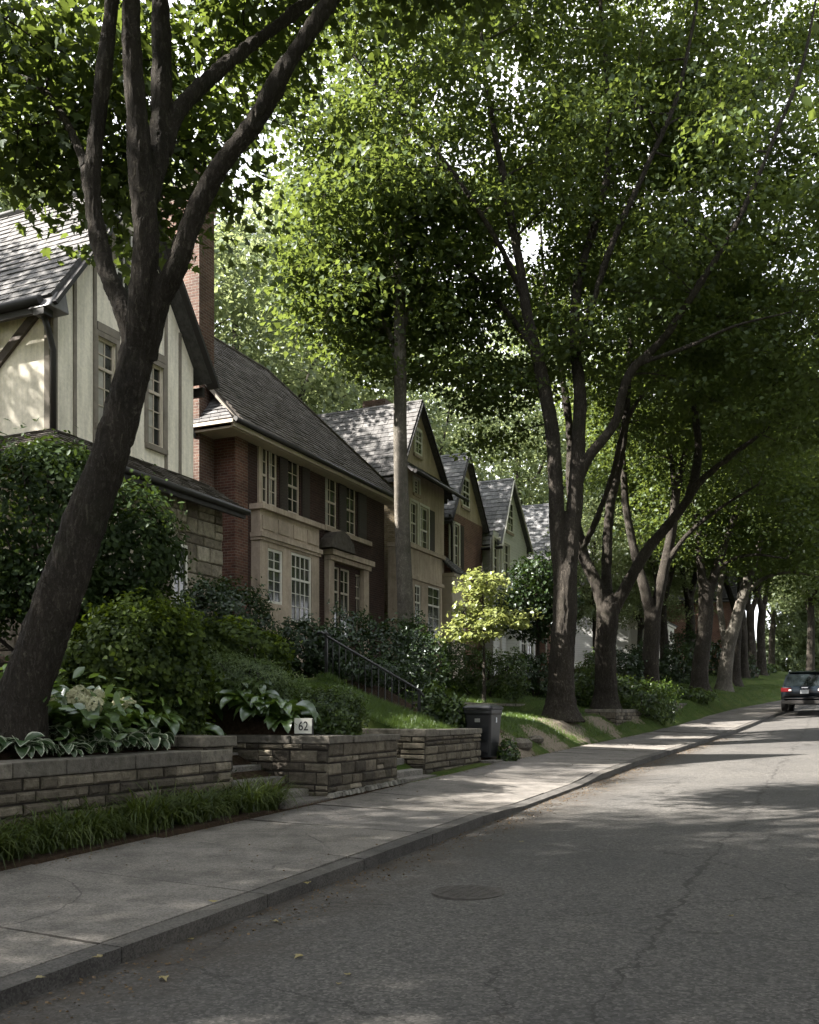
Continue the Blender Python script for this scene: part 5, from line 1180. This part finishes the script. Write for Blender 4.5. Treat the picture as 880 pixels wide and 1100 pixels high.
# ------------------------------------------------------------------ broad-leaved plants in the bed
def hosta_mesh(name, mat, nl, ln, wd, seed, varie=False, lift=.5, twist=.25):
    rng = np.random.default_rng(seed); V = []; Fc = []; tint = []
    cols = np.array([-1, -.66, -.22, .22, .66, 1.0]); rows = 7
    for k in range(nl):
        az = k * 2.399 + rng.normal() * .2; ring = (k / nl) ** .8; L = ln * rng.uniform(.75, 1.15) * (.65 + .35 * ring); w = wd * L * rng.uniform(.85, 1.15)
        el = lift + (1 - ring) * .75 + rng.normal() * .1; st = (.25 + .5 * ring) * L; tw = rng.normal() * twist; k0 = len(V)
        ca, sa = math.cos(az), math.sin(az); p = np.array((0, 0, 0.)); p = p + st * np.array((math.cos(el) * ca, math.cos(el) * sa, math.sin(el) + .25)); e = el
        for i in range(rows):
            t = i / (rows - 1); half = w * .5 * (math.sin(math.pi * min(1, t * .93 + .05) ** .72)) ** .8 if t < 1 else .001
            side = np.array((-sa, ca, 0)) * math.cos(tw) + np.array((0, 0, 1)) * math.sin(tw); nrm = np.array((-math.sin(e) * ca, -math.sin(e) * sa, math.cos(e)))
            for c in cols:
                V.append(p + side * c * half + nrm * (abs(c) ** 1.5 * half * .35 + rng.normal() * .006 * L)); tint.append(1.0 if varie and (abs(c) > .9 or t > .93) else (.25 if varie and abs(c) > .6 and rng.random() < .3 else 0.0))
            e -= (.28 + .3 * ring) / rows * 3.4; p = p + L / rows * np.array((math.cos(e) * ca, math.cos(e) * sa, math.sin(e)))
        for i in range(rows - 1):
            for j in range(5): a = k0 + i * 6 + j; Fc.append((a, a + 1, a + 7, a + 6))
    me = bpy.data.meshes.new(name); me.from_pydata([tuple(v) for v in V], [], Fc)
    me.polygons.foreach_set('use_smooth', np.ones(len(Fc), bool))
    at = me.attributes.new('col', 'FLOAT', 'FACE'); at.data.foreach_set('value', np.repeat(rng.random(nl), 5 * (rows - 1)).astype(np.float32))
    ca_ = me.color_attributes.new('tint', 'FLOAT_COLOR', 'POINT'); ca_.data.foreach_set('color', np.array([(t, t, t, 1) for t in tint], np.float32).ravel())
    me.materials.append(mat); return me
def plant_row(name, meshes, spots, label, cat, group, seed, smin=.8, smax=1.2):
    rg = np.random.default_rng(seed)
    for i, (x, y) in enumerate(spots):
        o = bpy.data.objects.new(name, meshes[i % len(meshes)]); COL.objects.link(o); s = rg.uniform(smin, smax)
        o.location = (x, y, float(gz(x, y)) - .02); o.rotation_euler = (rg.normal() * .08, rg.normal() * .08, rg.uniform(0, 6.28)); o.scale = (s, s, s * rg.uniform(.9, 1.2)); tag(o, label, cat, group)
rg = np.random.default_rng(44)
vm = [hosta_mesh('variegated_hosta', MT['varie'], 52, .2, .6, 200 + k, True, .45) for k in range(4)]
sp = [(-6.93 - .3 * (j % 3) + rg.normal() * .06, 4.3 + .155 * j + rg.normal() * .05) for j in range(30)]
plant_row('variegated_hosta', vm, sp, 'white-edged hosta crowding along the top of the long wall', 'hosta', 'white-edged hostas along the long wall', 45, .95, 1.35)
gm = [hosta_mesh('hosta', MT['hosta'], 28, .44, .5, 210 + k, False, .5) for k in range(3)]
sp = [(-7.7 + rg.normal() * .2, 7.5 + .33 * j) for j in range(6)] + [(-8.5 + rg.normal() * .2, 7.2 + .45 * j) for j in range(5)] + [(-7.3, 8.9), (-7.9, 9.75), (-8.4, 9.9), (-8.1, 10.4), (-8.9, 10.2), (-8.7, 9.4), (-9.2, 10.7), (-9.1, 4.9)] + [(rg.uniform(-9.7, -7.7), rg.uniform(9.7, 11.9)) for _ in range(16)] + [(rg.uniform(-8.3, -6.9), rg.uniform(11.3, 12.2)) for _ in range(6)] + [(-8.2 + .17 * k, 11.08 + .22 * rg.random()) for k in range(9)]
plant_row('hosta', gm, sp, 'large plain green hosta behind the white-edged ones', 'hosta', 'plain green hostas in the bed', 46, .85, 1.2)
dm = [hosta_mesh('hosta', MT['hosta'], 24, .26, .45, 220 + k, False, .45) for k in range(2)]
sp = [(-7.2, 11.35), (-6.75, 11.6), (-7.7, 11.5), (-7.4, 12.0), (-8.2, 11.0), (-8.3, 11.5), (-8.8, 11.1), (-6.7, 12.2), (-9.0, 10.9)]
plant_row('hosta', dm, sp, 'smaller hosta in the bed behind the numbered wall', 'hosta', 'small hostas behind the numbered wall', 47, .8, 1.15)
# hydrangea: leaves and cream heads
hx, hy = W(92, 775, 9.9)[:2]
root = empty('hydrangea', (hx, hy, float(gz(hx, hy)) - .02), 'hydrangea with creamy flower heads beside the leaning trunk', 'hydrangea', 'flowering plants in the bed')
rg = np.random.default_rng(60); n = 420
c = rg.normal(size=(n, 3)) * np.array((.33, .33, .16)) + np.array((0, 0, .38)); nn = rg.normal(size=(n, 3)) * .4 + np.array((0, 0, 1)) + c * np.array((1, 1, 0))
finish(leaves('foliage', c, nn, .14 * rg.uniform(.7, 1.2, n), 'oval', rg), 'foliage', MT['hosta'], root, uv=False)
def head_mesh(seed):
    r = np.random.default_rng(seed); m = 150; v = r.normal(size=(m, 3)); v[:, 2] = np.abs(v[:, 2]) * .8 - .15; v /= np.linalg.norm(v, axis=1, keepdims=True)
    return leaves('flower_head', v * .075 * r.uniform(.85, 1.1, (m, 1)), v + r.normal(size=v.shape) * .3, .035, 'oval', r)
hm = [head_mesh(s) for s in (1, 2, 3)]
for h in hm: h.materials.append(MT['petal'])
for k in range(26):
    q = rg.normal(size=2) * .3; o = bpy.data.objects.new('flower_head', hm[k % 3]); COL.objects.link(o); o.parent = root
    o.location = (q[0], q[1], .5 + .14 * rg.random() - .25 * float(np.hypot(*q)) ); o.scale = (rg.uniform(.8, 1.3),) * 3; o.rotation_euler = (rg.normal() * .3, rg.normal() * .3, rg.uniform(0, 6))
# strap-leaved grass along the pavement edge
def clump_mesh(name, nb, ln, seed, mat):
    r = np.random.default_rng(seed); V = []; Fc = []; cc = []
    for k in range(nb):
        az = r.uniform(0, 6.28); L = ln * r.uniform(.6, 1.15); e = r.uniform(.9, 1.45); w = r.uniform(.005, .009); p = np.array((r.normal() * .05, r.normal() * .05, 0)); d = np.array((math.cos(az), math.sin(az), 0)); sd = np.array((-d[1], d[0], 0)); k0 = len(V); n = 6; droop = r.uniform(1.7, 3.0); col = r.random()
        for i in range(n):
            t = i / (n - 1); ww = w * (1 - t ** 2 * .95); V += [p - sd * ww, p + sd * ww]; e2 = e - droop * t ** 1.3; p = p + L / n * (d * math.cos(e2) + np.array((0, 0, math.sin(e2))))
        for i in range(n - 1): Fc.append((k0 + 2 * i, k0 + 2 * i + 1, k0 + 2 * i + 3, k0 + 2 * i + 2)); cc.append(col)
    me = bpy.data.meshes.new(name); me.from_pydata([tuple(v) for v in V], [], Fc); at = me.attributes.new('col', 'FLOAT', 'FACE'); at.data.foreach_set('value', np.array(cc, np.float32)); me.materials.append(mat); return me
lm = [clump_mesh('strap_grass_clump', 150, .62, 300 + k, MT['liriope']) for k in range(4)]
rg = np.random.default_rng(61)
sp = [(-6.12 - .16 * (j % 2) + rg.normal() * .035, 3.4 + .15 * j + rg.normal() * .05) for j in range(38)]
plant_row('strap_grass_clump', lm, sp, 'arching strap-leaved grass clump between pavement and long wall', 'grass clump', 'strap grass clumps along the pavement', 62, .85, 1.2)
lm2 = [clump_mesh('strap_grass_clump', 170, .75, 320 + k, MT['liriope']) for k in range(2)]
plant_row('strap_grass_clump', lm2, [(-6.25, 9.25), (-6.05, 9.45), (-6.2, 9.75), (-6.0, 9.05)], 'taller yellowish grass clump at the end of the grass strip by the steps', 'grass clump', 'taller grass clumps by the steps', 63, .9, 1.15)

# ------------------------------------------------------------------ lawns and litter
def blades(name, pts, hgt, seed, mat, label=None):
    r = np.random.default_rng(seed); n = len(pts); az = r.uniform(0, 6.28, n); h = hgt * r.uniform(.5, 1.3, n); w = .0045 + .003 * r.random(n)
    dx, dy = np.cos(az), np.sin(az); lean = r.normal(size=(n, 2)) * .35
    a = pts + np.stack([dx * w, dy * w, 0 * w], 1); b = pts - np.stack([dx * w, dy * w, 0 * w], 1); t = pts + np.stack([lean[:, 0] * h, lean[:, 1] * h, h], 1)
    co = np.stack([a, b, t], 1).reshape(-1, 3); o = finish(np_mesh(name, co, None, [(0, 1, 2)], n, 3, r.random(n)), name, mat, uv=False); o['kind'] = 'stuff'; return o
rg = np.random.default_rng(70)
def scatter(n, x0, x1, y0, y1, rel=False, f=None):
    y = rg.uniform(y0, y1, n); x = rg.uniform(x0, x1, n)
    if rel: x = xc(y) - x
    if f is not None: k = f(x, y); x, y = x[k], y[k]
    return np.stack([x, y, gz(x, y) - .005], 1)
nosand = lambda x, y: gkind(x, y)[:, 1] < rg.random(len(x)) * .95
P1 = scatter(26000, -9.6, -6.5, 14.4, 17.0)
P2 = scatter(9000, -9.5, -6.5, 12.2, 12.95)
P3 = scatter(60000, 4.6, 9.5, 18.5, 30, True); P4 = scatter(26000, 2.35, 4.5, 18.8, 30, True, nosand); P5 = scatter(34000, 2.4, 8, 30, 62, True, nosand)
blades('lawn_grass', np.vstack([P1, P2, P3]), .10, 71, MT['grassblade']); blades('verge_grass', np.vstack([P4, P5]), .08, 72, MT['grassblade'])
# weeds and low cover on the soil
wd = scatter(5200, 2.3, 8, 1.5, 13, True, lambda x, y: (xc(y) - x > 3.2) | ((y > 10.9) & (xc(y) - x > 2.8)))
o = finish(leaves('ground_cover', wd + np.array((0, 0, .03)), rg.normal(size=wd.shape) * .4 + np.array((0, 0, 1)), .06 * rg.uniform(.5, 1.3, len(wd)), 'oval', rg), 'ground_cover', MT['leafdark'], uv=False); o['kind'] = 'stuff'
# crumbs of leaf along the kerb and under the walls
y = rg.uniform(2, 30, 7000); x = np.where(rg.random(7000) < .65, -3.62 + np.abs(rg.normal(0, .3, 7000)), np.where(rg.random(7000) < .6, -5.85 + rg.normal(0, .1, 7000), rg.uniform(-5.8, 0, 7000))); x = x + (xc(y) + 3.65)
z = np.where(x > xc(y), zr(y) + .012, zr(y) + .10 + .025 * (xc(y) - x) + .01 - drop(y) * np.clip(1 - (xc(y) - x), 0, 1))
lt = np.stack([x, y, z], 1)
o = finish(leaves('leaf_litter', lt, rg.normal(size=lt.shape) * .35 + np.array((0, 0, 1)), .02 * rg.uniform(.3, 1.5, len(lt)), 'simple', rg), 'leaf_litter', MT['litter'], uv=False); o['kind'] = 'stuff'
# single fallen leaves one can see on the road and pavement
fm = []
for k in range(4):
    tv, tf = LEAF['maple']; r = np.random.default_rng(80 + k); me = bpy.data.meshes.new('fallen_leaf')
    me.from_pydata([(v[0] * .1, (v[1] - .4) * .1, v[2] * .16 + .006 + r.random() * .014) for v in tv], [], tf); me.materials.append(MT['dryleaf']); at = me.attributes.new('col', 'FLOAT', 'FACE'); at.data.foreach_set('value', np.full(len(tf), r.random(), np.float32)); fm.append(me)
def road_pt(px, py):
    u = (px - CX) / F
    for _ in range(1): pass
    Z = 8.0
    for _ in range(30):
        p = W(px, py, Z); d = xc(p[1]) - p[0]; g = zr(p[1]) + (.07 * math.sin(math.pi * min(1, max(0, -d / RW))) if d < 0 else .13 + .025 * d)
        Z = (EYE - g) * F / (py - HY)
    return p
leafspots = [(373, 1048), (364, 1058), (176, 1053), (43, 1052), (105, 1030), (296, 991), (321, 1029), (230, 970), (330, 950), (785, 985), (560, 905), (205, 1010)]
for k, (px, py) in enumerate(leafspots):
    o = bpy.data.objects.new('fallen_leaf', fm[k % 4]); COL.objects.link(o); p = road_pt(px, py); o.location = (p[0], p[1], (EYE - (py - HY) / F * ((p[0] * -SA) + p[1] * CA)) + .004); o.rotation_euler = (0, 0, rg.uniform(0, 6.28)); s = rg.uniform(.35, .8); o.scale = (s, s, s)
    on = p[0] > float(xc(p[1])); tag(o, 'dry fallen maple leaf lying flat on the near road' if on else 'dry fallen leaf lying on the pavement', 'leaf', 'fallen leaves on the road' if on else 'fallen leaves on the pavement')

# ------------------------------------------------------------------ street things
# number sign
sx, sy, szz = -6.43, 10.95, 1.205
S = empty('house_number_sign', (sx, sy, szz), 'small white number sign 62 standing on the stone wall', 'sign', rz=0)
ang = math.radians(12); ud = np.array((math.cos(ang), math.sin(ang), 0)); nd = np.array((math.sin(ang), -math.cos(ang), 0))
m = MB(); m.fbox((sx, sy, szz), ud, nd, -.125, .125, .012, .215, -.012, .012); m.build('board', MT['signface'], S, bevel=.004)
m = MB(); m.fbox((sx, sy, szz), ud, nd, -.13, .13, 0, .011, -.03, .02); m.fbox((sx, sy, szz), ud, nd, .118, .13, .0, .21, -.02, .014); m.build('stand', MT['trimdark'], S)
cu = bpy.data.curves.new('digits', 'FONT'); cu.body = '62'; cu.size = .17; cu.align_x = 'CENTER'; cu.extrude = .002; cu.offset = .0012
to = bpy.data.objects.new('digits', cu); COL.objects.link(to); to.parent = S
to.matrix_local = Matrix(((ud[0], 0, nd[0], nd[0] * .0145), (ud[1], 0, nd[1], nd[1] * .0145), (0, 1, 0, .055), (0, 0, 0, 1))); to.scale = (.82, 1, 1)
me_ = bpy.data.meshes.new_from_object(to.evaluated_get(bpy.context.evaluated_depsgraph_get())); me_.name = 'digits'; mw = to.matrix_local.copy(); sc_ = to.scale.copy(); bpy.data.objects.remove(to)
to = bpy.data.objects.new('digits', me_); COL.objects.link(to); to.parent = S; to.matrix_local = mw; me_.materials.clear(); me_.materials.append(MT['signnum'])
# wheeled bin
bp_ = road_pt(516, 822); bx, by = -6.28, 17.55; bz = float(zr(by)) + .19
Bn = empty('wheeled_bin', (bx, by, bz), 'black wheeled bin with a hinged lid at the end of the dark wall', 'bin')
def ring(w, d, z, r=.05, n=5, ox=0, oy=0):
    pts = []
    for (sx_, sy_, a0) in ((1, 1, 0), (-1, 1, 90), (-1, -1, 180), (1, -1, 270)):
        for k in range(n): a = math.radians(a0 + 90 * k / (n - 1)); pts.append((bx + ox + sx_ * (w / 2 - r) + r * math.cos(a), by + oy + sy_ * (d / 2 - r) + r * math.sin(a), bz + z))
    return pts
def loft(mb, rings, cap0=True, cap1=True, col=.5):
    k0 = len(mb.v); n = len(rings[0]); mb.v += [tuple(map(float, p)) for r in rings for p in r]
    for i in range(len(rings) - 1):
        for j in range(n): j2 = (j + 1) % n; mb.f.append((k0 + i * n + j, k0 + i * n + j2, k0 + (i + 1) * n + j2, k0 + (i + 1) * n + j)); mb.c.append(col); mb.sm.append(False)
    for c, i in ((cap0, 0), (cap1, len(rings) - 1)):
        if c: mb.f.append(tuple(k0 + i * n + j for j in range(n))); mb.c.append(col); mb.sm.append(False)
m = MB(); loft(m, [ring(.46, .5, .06), ring(.47, .52, .12), ring(.5, .58, .5), ring(.54, .66, .86), ring(.56, .70, .90), ring(.57, .71, .97), ring(.55, .69, .972)], True, True); m.fbox((bx, by - .27, bz), (1, 0, 0), S_, -.18, .18, .15, .7, -.05, .01); m.build('body', MT['binplastic'], Bn, bevel=.006)
m = MB(); loft(m, [ring(.6, .74, .98, .06), ring(.61, .75, 1.01, .06), ring(.56, .70, 1.045, .08), ring(.4, .5, 1.07, .08)], True, True); m.build('lid', MT['binlid'], Bn, bevel=.006)
m = MB(); m.tube([(bx - .24, by + .36, bz + .97), (bx - .24, by + .43, bz + .99), (bx + .24, by + .43, bz + .99), (bx + .24, by + .36, bz + .97)], .016, 8); m.build('handle', MT['binplastic'], Bn)
for s in (-1, 1):
    m = MB(); m.lathe((bx + s * .27 - .025, by + .26, bz + .1), [(.02, 0), (.1, 0), (.1, .05), (.02, .05)], 18, axis='x'); m.build('wheel', MT['tyre'], Bn)
m = MB(); m.fbox((bx + .265, by, bz), U, N_, -.03, .02, .72, .82, -.0, .012); m.build('sticker', MT['plate'], Bn)
m = MB(); m.fbox((bx, by - .335, bz), (1, 0, 0), S_, -.05, .05, .73, .80, -.01, .012); m.build('emblem', MT['rim'], Bn)
# handrail
H = empty('handrail', (-8.5, 17.0, 1.1), 'black iron handrail with balusters beside the upper steps', 'handrail')
def hg(x): return 1.0 + (-x - 7.35) * .545
m = MB(); m.tube([(-7.3, 17.0, hg(-7.3) + .82), (-7.38, 17.0, hg(-7.38) + .9), (-9.45, 17.0, hg(-9.45) + .9), (-9.56, 17.0, hg(-9.56) + .92), (-9.66, 17.0, hg(-9.6) + .88)], .026, 8); m.build('rail', MT['iron'], H)
m = MB(); m.tube([(-7.4, 17.0, hg(-7.4) + .12), (-9.45, 17.0, hg(-9.45) + .12)], .014, 6); m.build('bottom_rail', MT['iron'], H)
for x in (-7.4, -9.45):
    m = MB(); g0 = float(gz(x, 17.0)) - .2; m.box((x - .025, 16.975, g0), (x + .025, 17.025, hg(x) + .9)); 
    if x < -9: m.lathe((x, 17.0, hg(x) + .9), [(.03, 0), (.045, .02), (.05, .05), (.03, .085), (.005, .1)], 10)
    m.build('post', MT['iron'], H)
for k in range(13):
    x = -7.4 - 2.05 * (k + 1) / 14; m = MB(); m.box((x - .008, 16.992, hg(x) + .12), (x + .008, 17.008, hg(x) + .89)); m.build('baluster', MT['iron'], H)
# manhole cover
mp = road_pt(503, 959); mz = float(EYE - (959 - HY) / F * (mp[0] * -SA + mp[1] * CA)) + .008
M0 = empty('manhole_cover', (mp[0], mp[1], mz), 'round dark iron manhole cover set in the near road', 'manhole cover')
m = MB(); m.lathe((mp[0], mp[1], mz), [(.27, -.02), (.27, .002), (.245, .002), (.242, -.006), (.02, -.006)], 40, smooth=False); m.build('rim', MT['castiron'], M0)
m = MB(); m.lathe((mp[0], mp[1], mz), [(.238, -.02), (.238, .001), (.0001, .001)], 40, smooth=False)
for i in range(-4, 5):
    for j in range(-4, 5):
        if math.hypot(i, j) < 4.3: m.box((mp[0] + i * .05 - .015, mp[1] + j * .05 - .015, mz), (mp[0] + i * .05 + .015, mp[1] + j * .05 + .015, mz + .0045))
m.build('lid', MT['castiron'], M0)
# rocks at the verge
def rock(x, y, s, seed, label):
    r = np.random.default_rng(seed); m = MB(); z = float(gz(x, y)); n, k = 10, 6; pr = []
    for i in range(k):
        th = math.pi * i / (k - 1); pr.append([(x + s[0] * math.sin(th) * math.cos(a) * (1 + r.normal() * .09) + 1e-4 * j, y + s[1] * math.sin(th) * math.sin(a) * (1 + r.normal() * .09), z + .01 - s[2] * math.cos(th) * (1 + r.normal() * .06)) for j, a in enumerate(np.linspace(0, 6.283, n, endpoint=False))])
    loft(m, pr, False, False); tag(m.build('boulder', MT['rock']), label, 'rock', 'boulders along the verge')
rock(-6.15, 18.4, (.26, .3, .14), 1, 'flat pale boulder just right of the bin'); rock(-6.1, 19.4, (.24, .4, .16), 2, 'longer boulder at the pavement edge past the bin')
rock(-6.15, 20.6, (.2, .3, .1), 3, 'low boulder in the bare verge farther past the bin')

# ------------------------------------------------------------------ cars
def car(label, x, y, z, rz, paint, group, suv=True):
    R = empty('suv' if suv else 'parked_car', (0, 0, 0), label, 'car', group); WLOC[R.name] = (0, 0, 0)
    hw = .92; belt = .98 if suv else .88; top = 1.62 if suv else 1.42
    st = [(-2.28, .42, .62, .86), (-2.32, .36, .60, .90), (-2.30, .32, .95, .955), (-2.24, .3, 1.02, .975), (-1.9, .28, 1.03, 1.0), (-1, .26, 1.02, 1.0), (0, .25, 1.01, 1.0), (1.0, .25, .99, 1.0), (1.7, .27, .93, .98), (2.15, .3, .80, .93), (2.3, .36, .68, .84)]
    m = MB(); rings = []
    for (yy, zb_, zt, wf) in st:
        zt *= belt; w = hw * wf; mid = (zb_ + zt) / 2
        half = [(w * .86, zb_), (w * .97, zb_ + .08), (w, mid), (w * .985, zt - .08), (w * .93, zt), (w * .6, zt + .015)]
        rings.append([(a, yy, b) for a, b in half] + [(-a, yy, b) for a, b in reversed(half)])
    loft(m, rings); m.sm = [True] * len(m.sm); b = m.build('body', MT[paint], R)
    # greenhouse
    g = [(-2.22, belt - .02, .02, .93), (-2.0, belt + .26 * (top - belt) / .64, .02, .88), (-1.78, top - .06, .02, .82), (-1.5, top, .02, .80), (-.3, top + .03, .02, .79), (.35, top - .02, .02, .79), (.75, top - .22, .02, .83), (1.25, belt - .01, .02, .88)]
    m = MB(); rings = []
    for yy, zt, _, wf in g:
        wt = hw * wf * .93; zbm = belt - .06; wb = hw * .94
        wt = wb + (wt - wb) * min(1, (zt - zbm) / (top - zbm)) if zt > zbm else wb
        rings.append([(wb, yy, zbm), (wt + .012, yy, max(zt - .07, zbm + .001)), (wt - .06, yy, zt), (0.3, yy, zt + .012), (-.3, yy, zt + .012), (-wt + .06, yy, zt), (-wt - .012, yy, max(zt - .07, zbm + .001)), (-wb, yy, zbm)])
    loft(m, rings); m.build('cabin', MT[paint], R)
    q = lambda a, bb, c, d, name, mat: (lambda mm: (mm.face([a, bb, c, d]), mm.build(name, MT[mat], R)))(MB())
    y0, z0, y1, z1_ = -2.235, belt + .03, -1.80, top - .09
    q((-.76, y0 - .012, z0), (.76, y0 - .012, z0), (.64, y1 - .03, z1_), (-.64, y1 - .03, z1_), 'rear_window', 'carglass')
    for s in (-1, 1):
        for (ya, yb) in ((-1.75, -.95), (-.88, .1), (.16, .85)):
            m = MB(); zt = top - .12 if yb < .5 else top - .3; m.face([(s * .876, ya, belt + .03), (s * .876, yb, belt + .03), (s * .772, yb - .05, zt), (s * .772, ya + .06, zt)]); m.build('side_window', MT['carglass'], R)
        m = MB(); m.hexa([(s * .5, -2.345, .8 * belt), (s * .90, -2.315, .8 * belt), (s * .90, -2.05, .82 * belt), (s * .5, -2.2, .8 * belt), (s * .52, -2.335, .95 * belt), (s * .9, -2.30, .98 * belt), (s * .9, -2.08, .98 * belt), (s * .52, -2.2, .95 * belt)]); tl = m.build('tail_lamp', MT['red'], R, bevel=.015)
        m = MB(); m.box((min(s * .5, s * .6), -2.352, .84 * belt), (max(s * .5, s * .6), -2.33, .9 * belt)); m.build('reversing_lamp', MT['clear'], tl)
        m = MB(); m.hexa([(s * .9, .55, belt + .0), (s * 1.08, .55, belt + .02), (s * 1.08, .7, belt + .02), (s * .9, .7, belt), (s * .9, .55, belt + .12), (s * 1.08, .55, belt + .14), (s * 1.06, .68, belt + .13), (s * .9, .7, belt + .12)]); m.build('mirror', MT[paint], R, bevel=.02)
        if suv: m = MB(); m.tube([(s * .66, -1.5, top + .01), (s * .66, -1.4, top + .06), (s * .66, .1, top + .07), (s * .66, .25, top + .02)], .018, 6); m.build('roof_rail', MT['chrome'], R)
        for yy in (-1.4, 1.4):
            m = MB(); m.lathe((s * .84 - .11, yy, .335), [(.2, 0), (.315, 0), (.335, .03), (.335, .19), (.315, .22), (.2, .22)], 26, axis='x'); w = m.build('wheel', MT['tyre'], R)
            m = MB(); m.lathe((s * .84 - .105, yy, .335), [(.02, .0), (.2, .0), (.215, .02), (.215, .19), (.2, .21), (.02, .21)], 20, axis='x'); m.build('rim', MT['rim'], w)
    m = MB(); m.box((-.155, -2.358, .72 * belt), (.155, -2.335, .88 * belt)); m.build('number_plate', MT['plate'], R)
    m = MB(); m.box((-.12, -2.33, .955 * belt), (.12, -2.312, .985 * belt)); m.build('badge', MT['chrome'], R)
    m = MB(); m.box((-.86, -2.36, .3), (.86, -2.3, .44)); m.box((-.84, -2.34, .5), (.84, -2.318, .53)); m.build('bumper', MT['trimdark'], R, bevel=.02)
    m = MB(); m.hexa([(-.66, -1.86, top - .055), (.66, -1.86, top - .055), (.66, -1.6, top - .0), (-.66, -1.6, top), (-.66, -1.92, top - .02), (.66, -1.92, top - .02), (.66, -1.6, top + .03), (-.66, -1.6, top + .03)]); m.build('spoiler', MT['carblue' if suv else paint], R, bevel=.01)
    R.location = (x, y, z); R.rotation_euler = (0, 0, rz); return R
c = W(868, 764, 38.5); car('dark navy estate car with red tail lamps parked by the left kerb', c[0], c[1] + 2.2, float(EYE - (764 - HY) / F * 38.5), math.radians(-3), 'carblue', 'parked cars')
def far_car(px, Z, rz, paint, label):
    c = W(px, 750, Z); car(label, c[0], c[1], float(gz(c[0], c[1])), rz, paint, 'parked cars', False)
far_car(840, 108, math.radians(-18), 'carwhite', 'pale car far up the street in a driveway, just left of the navy car')
far_car(834, 118, math.radians(-20), 'carred', 'tiny dull red car farthest up the street')
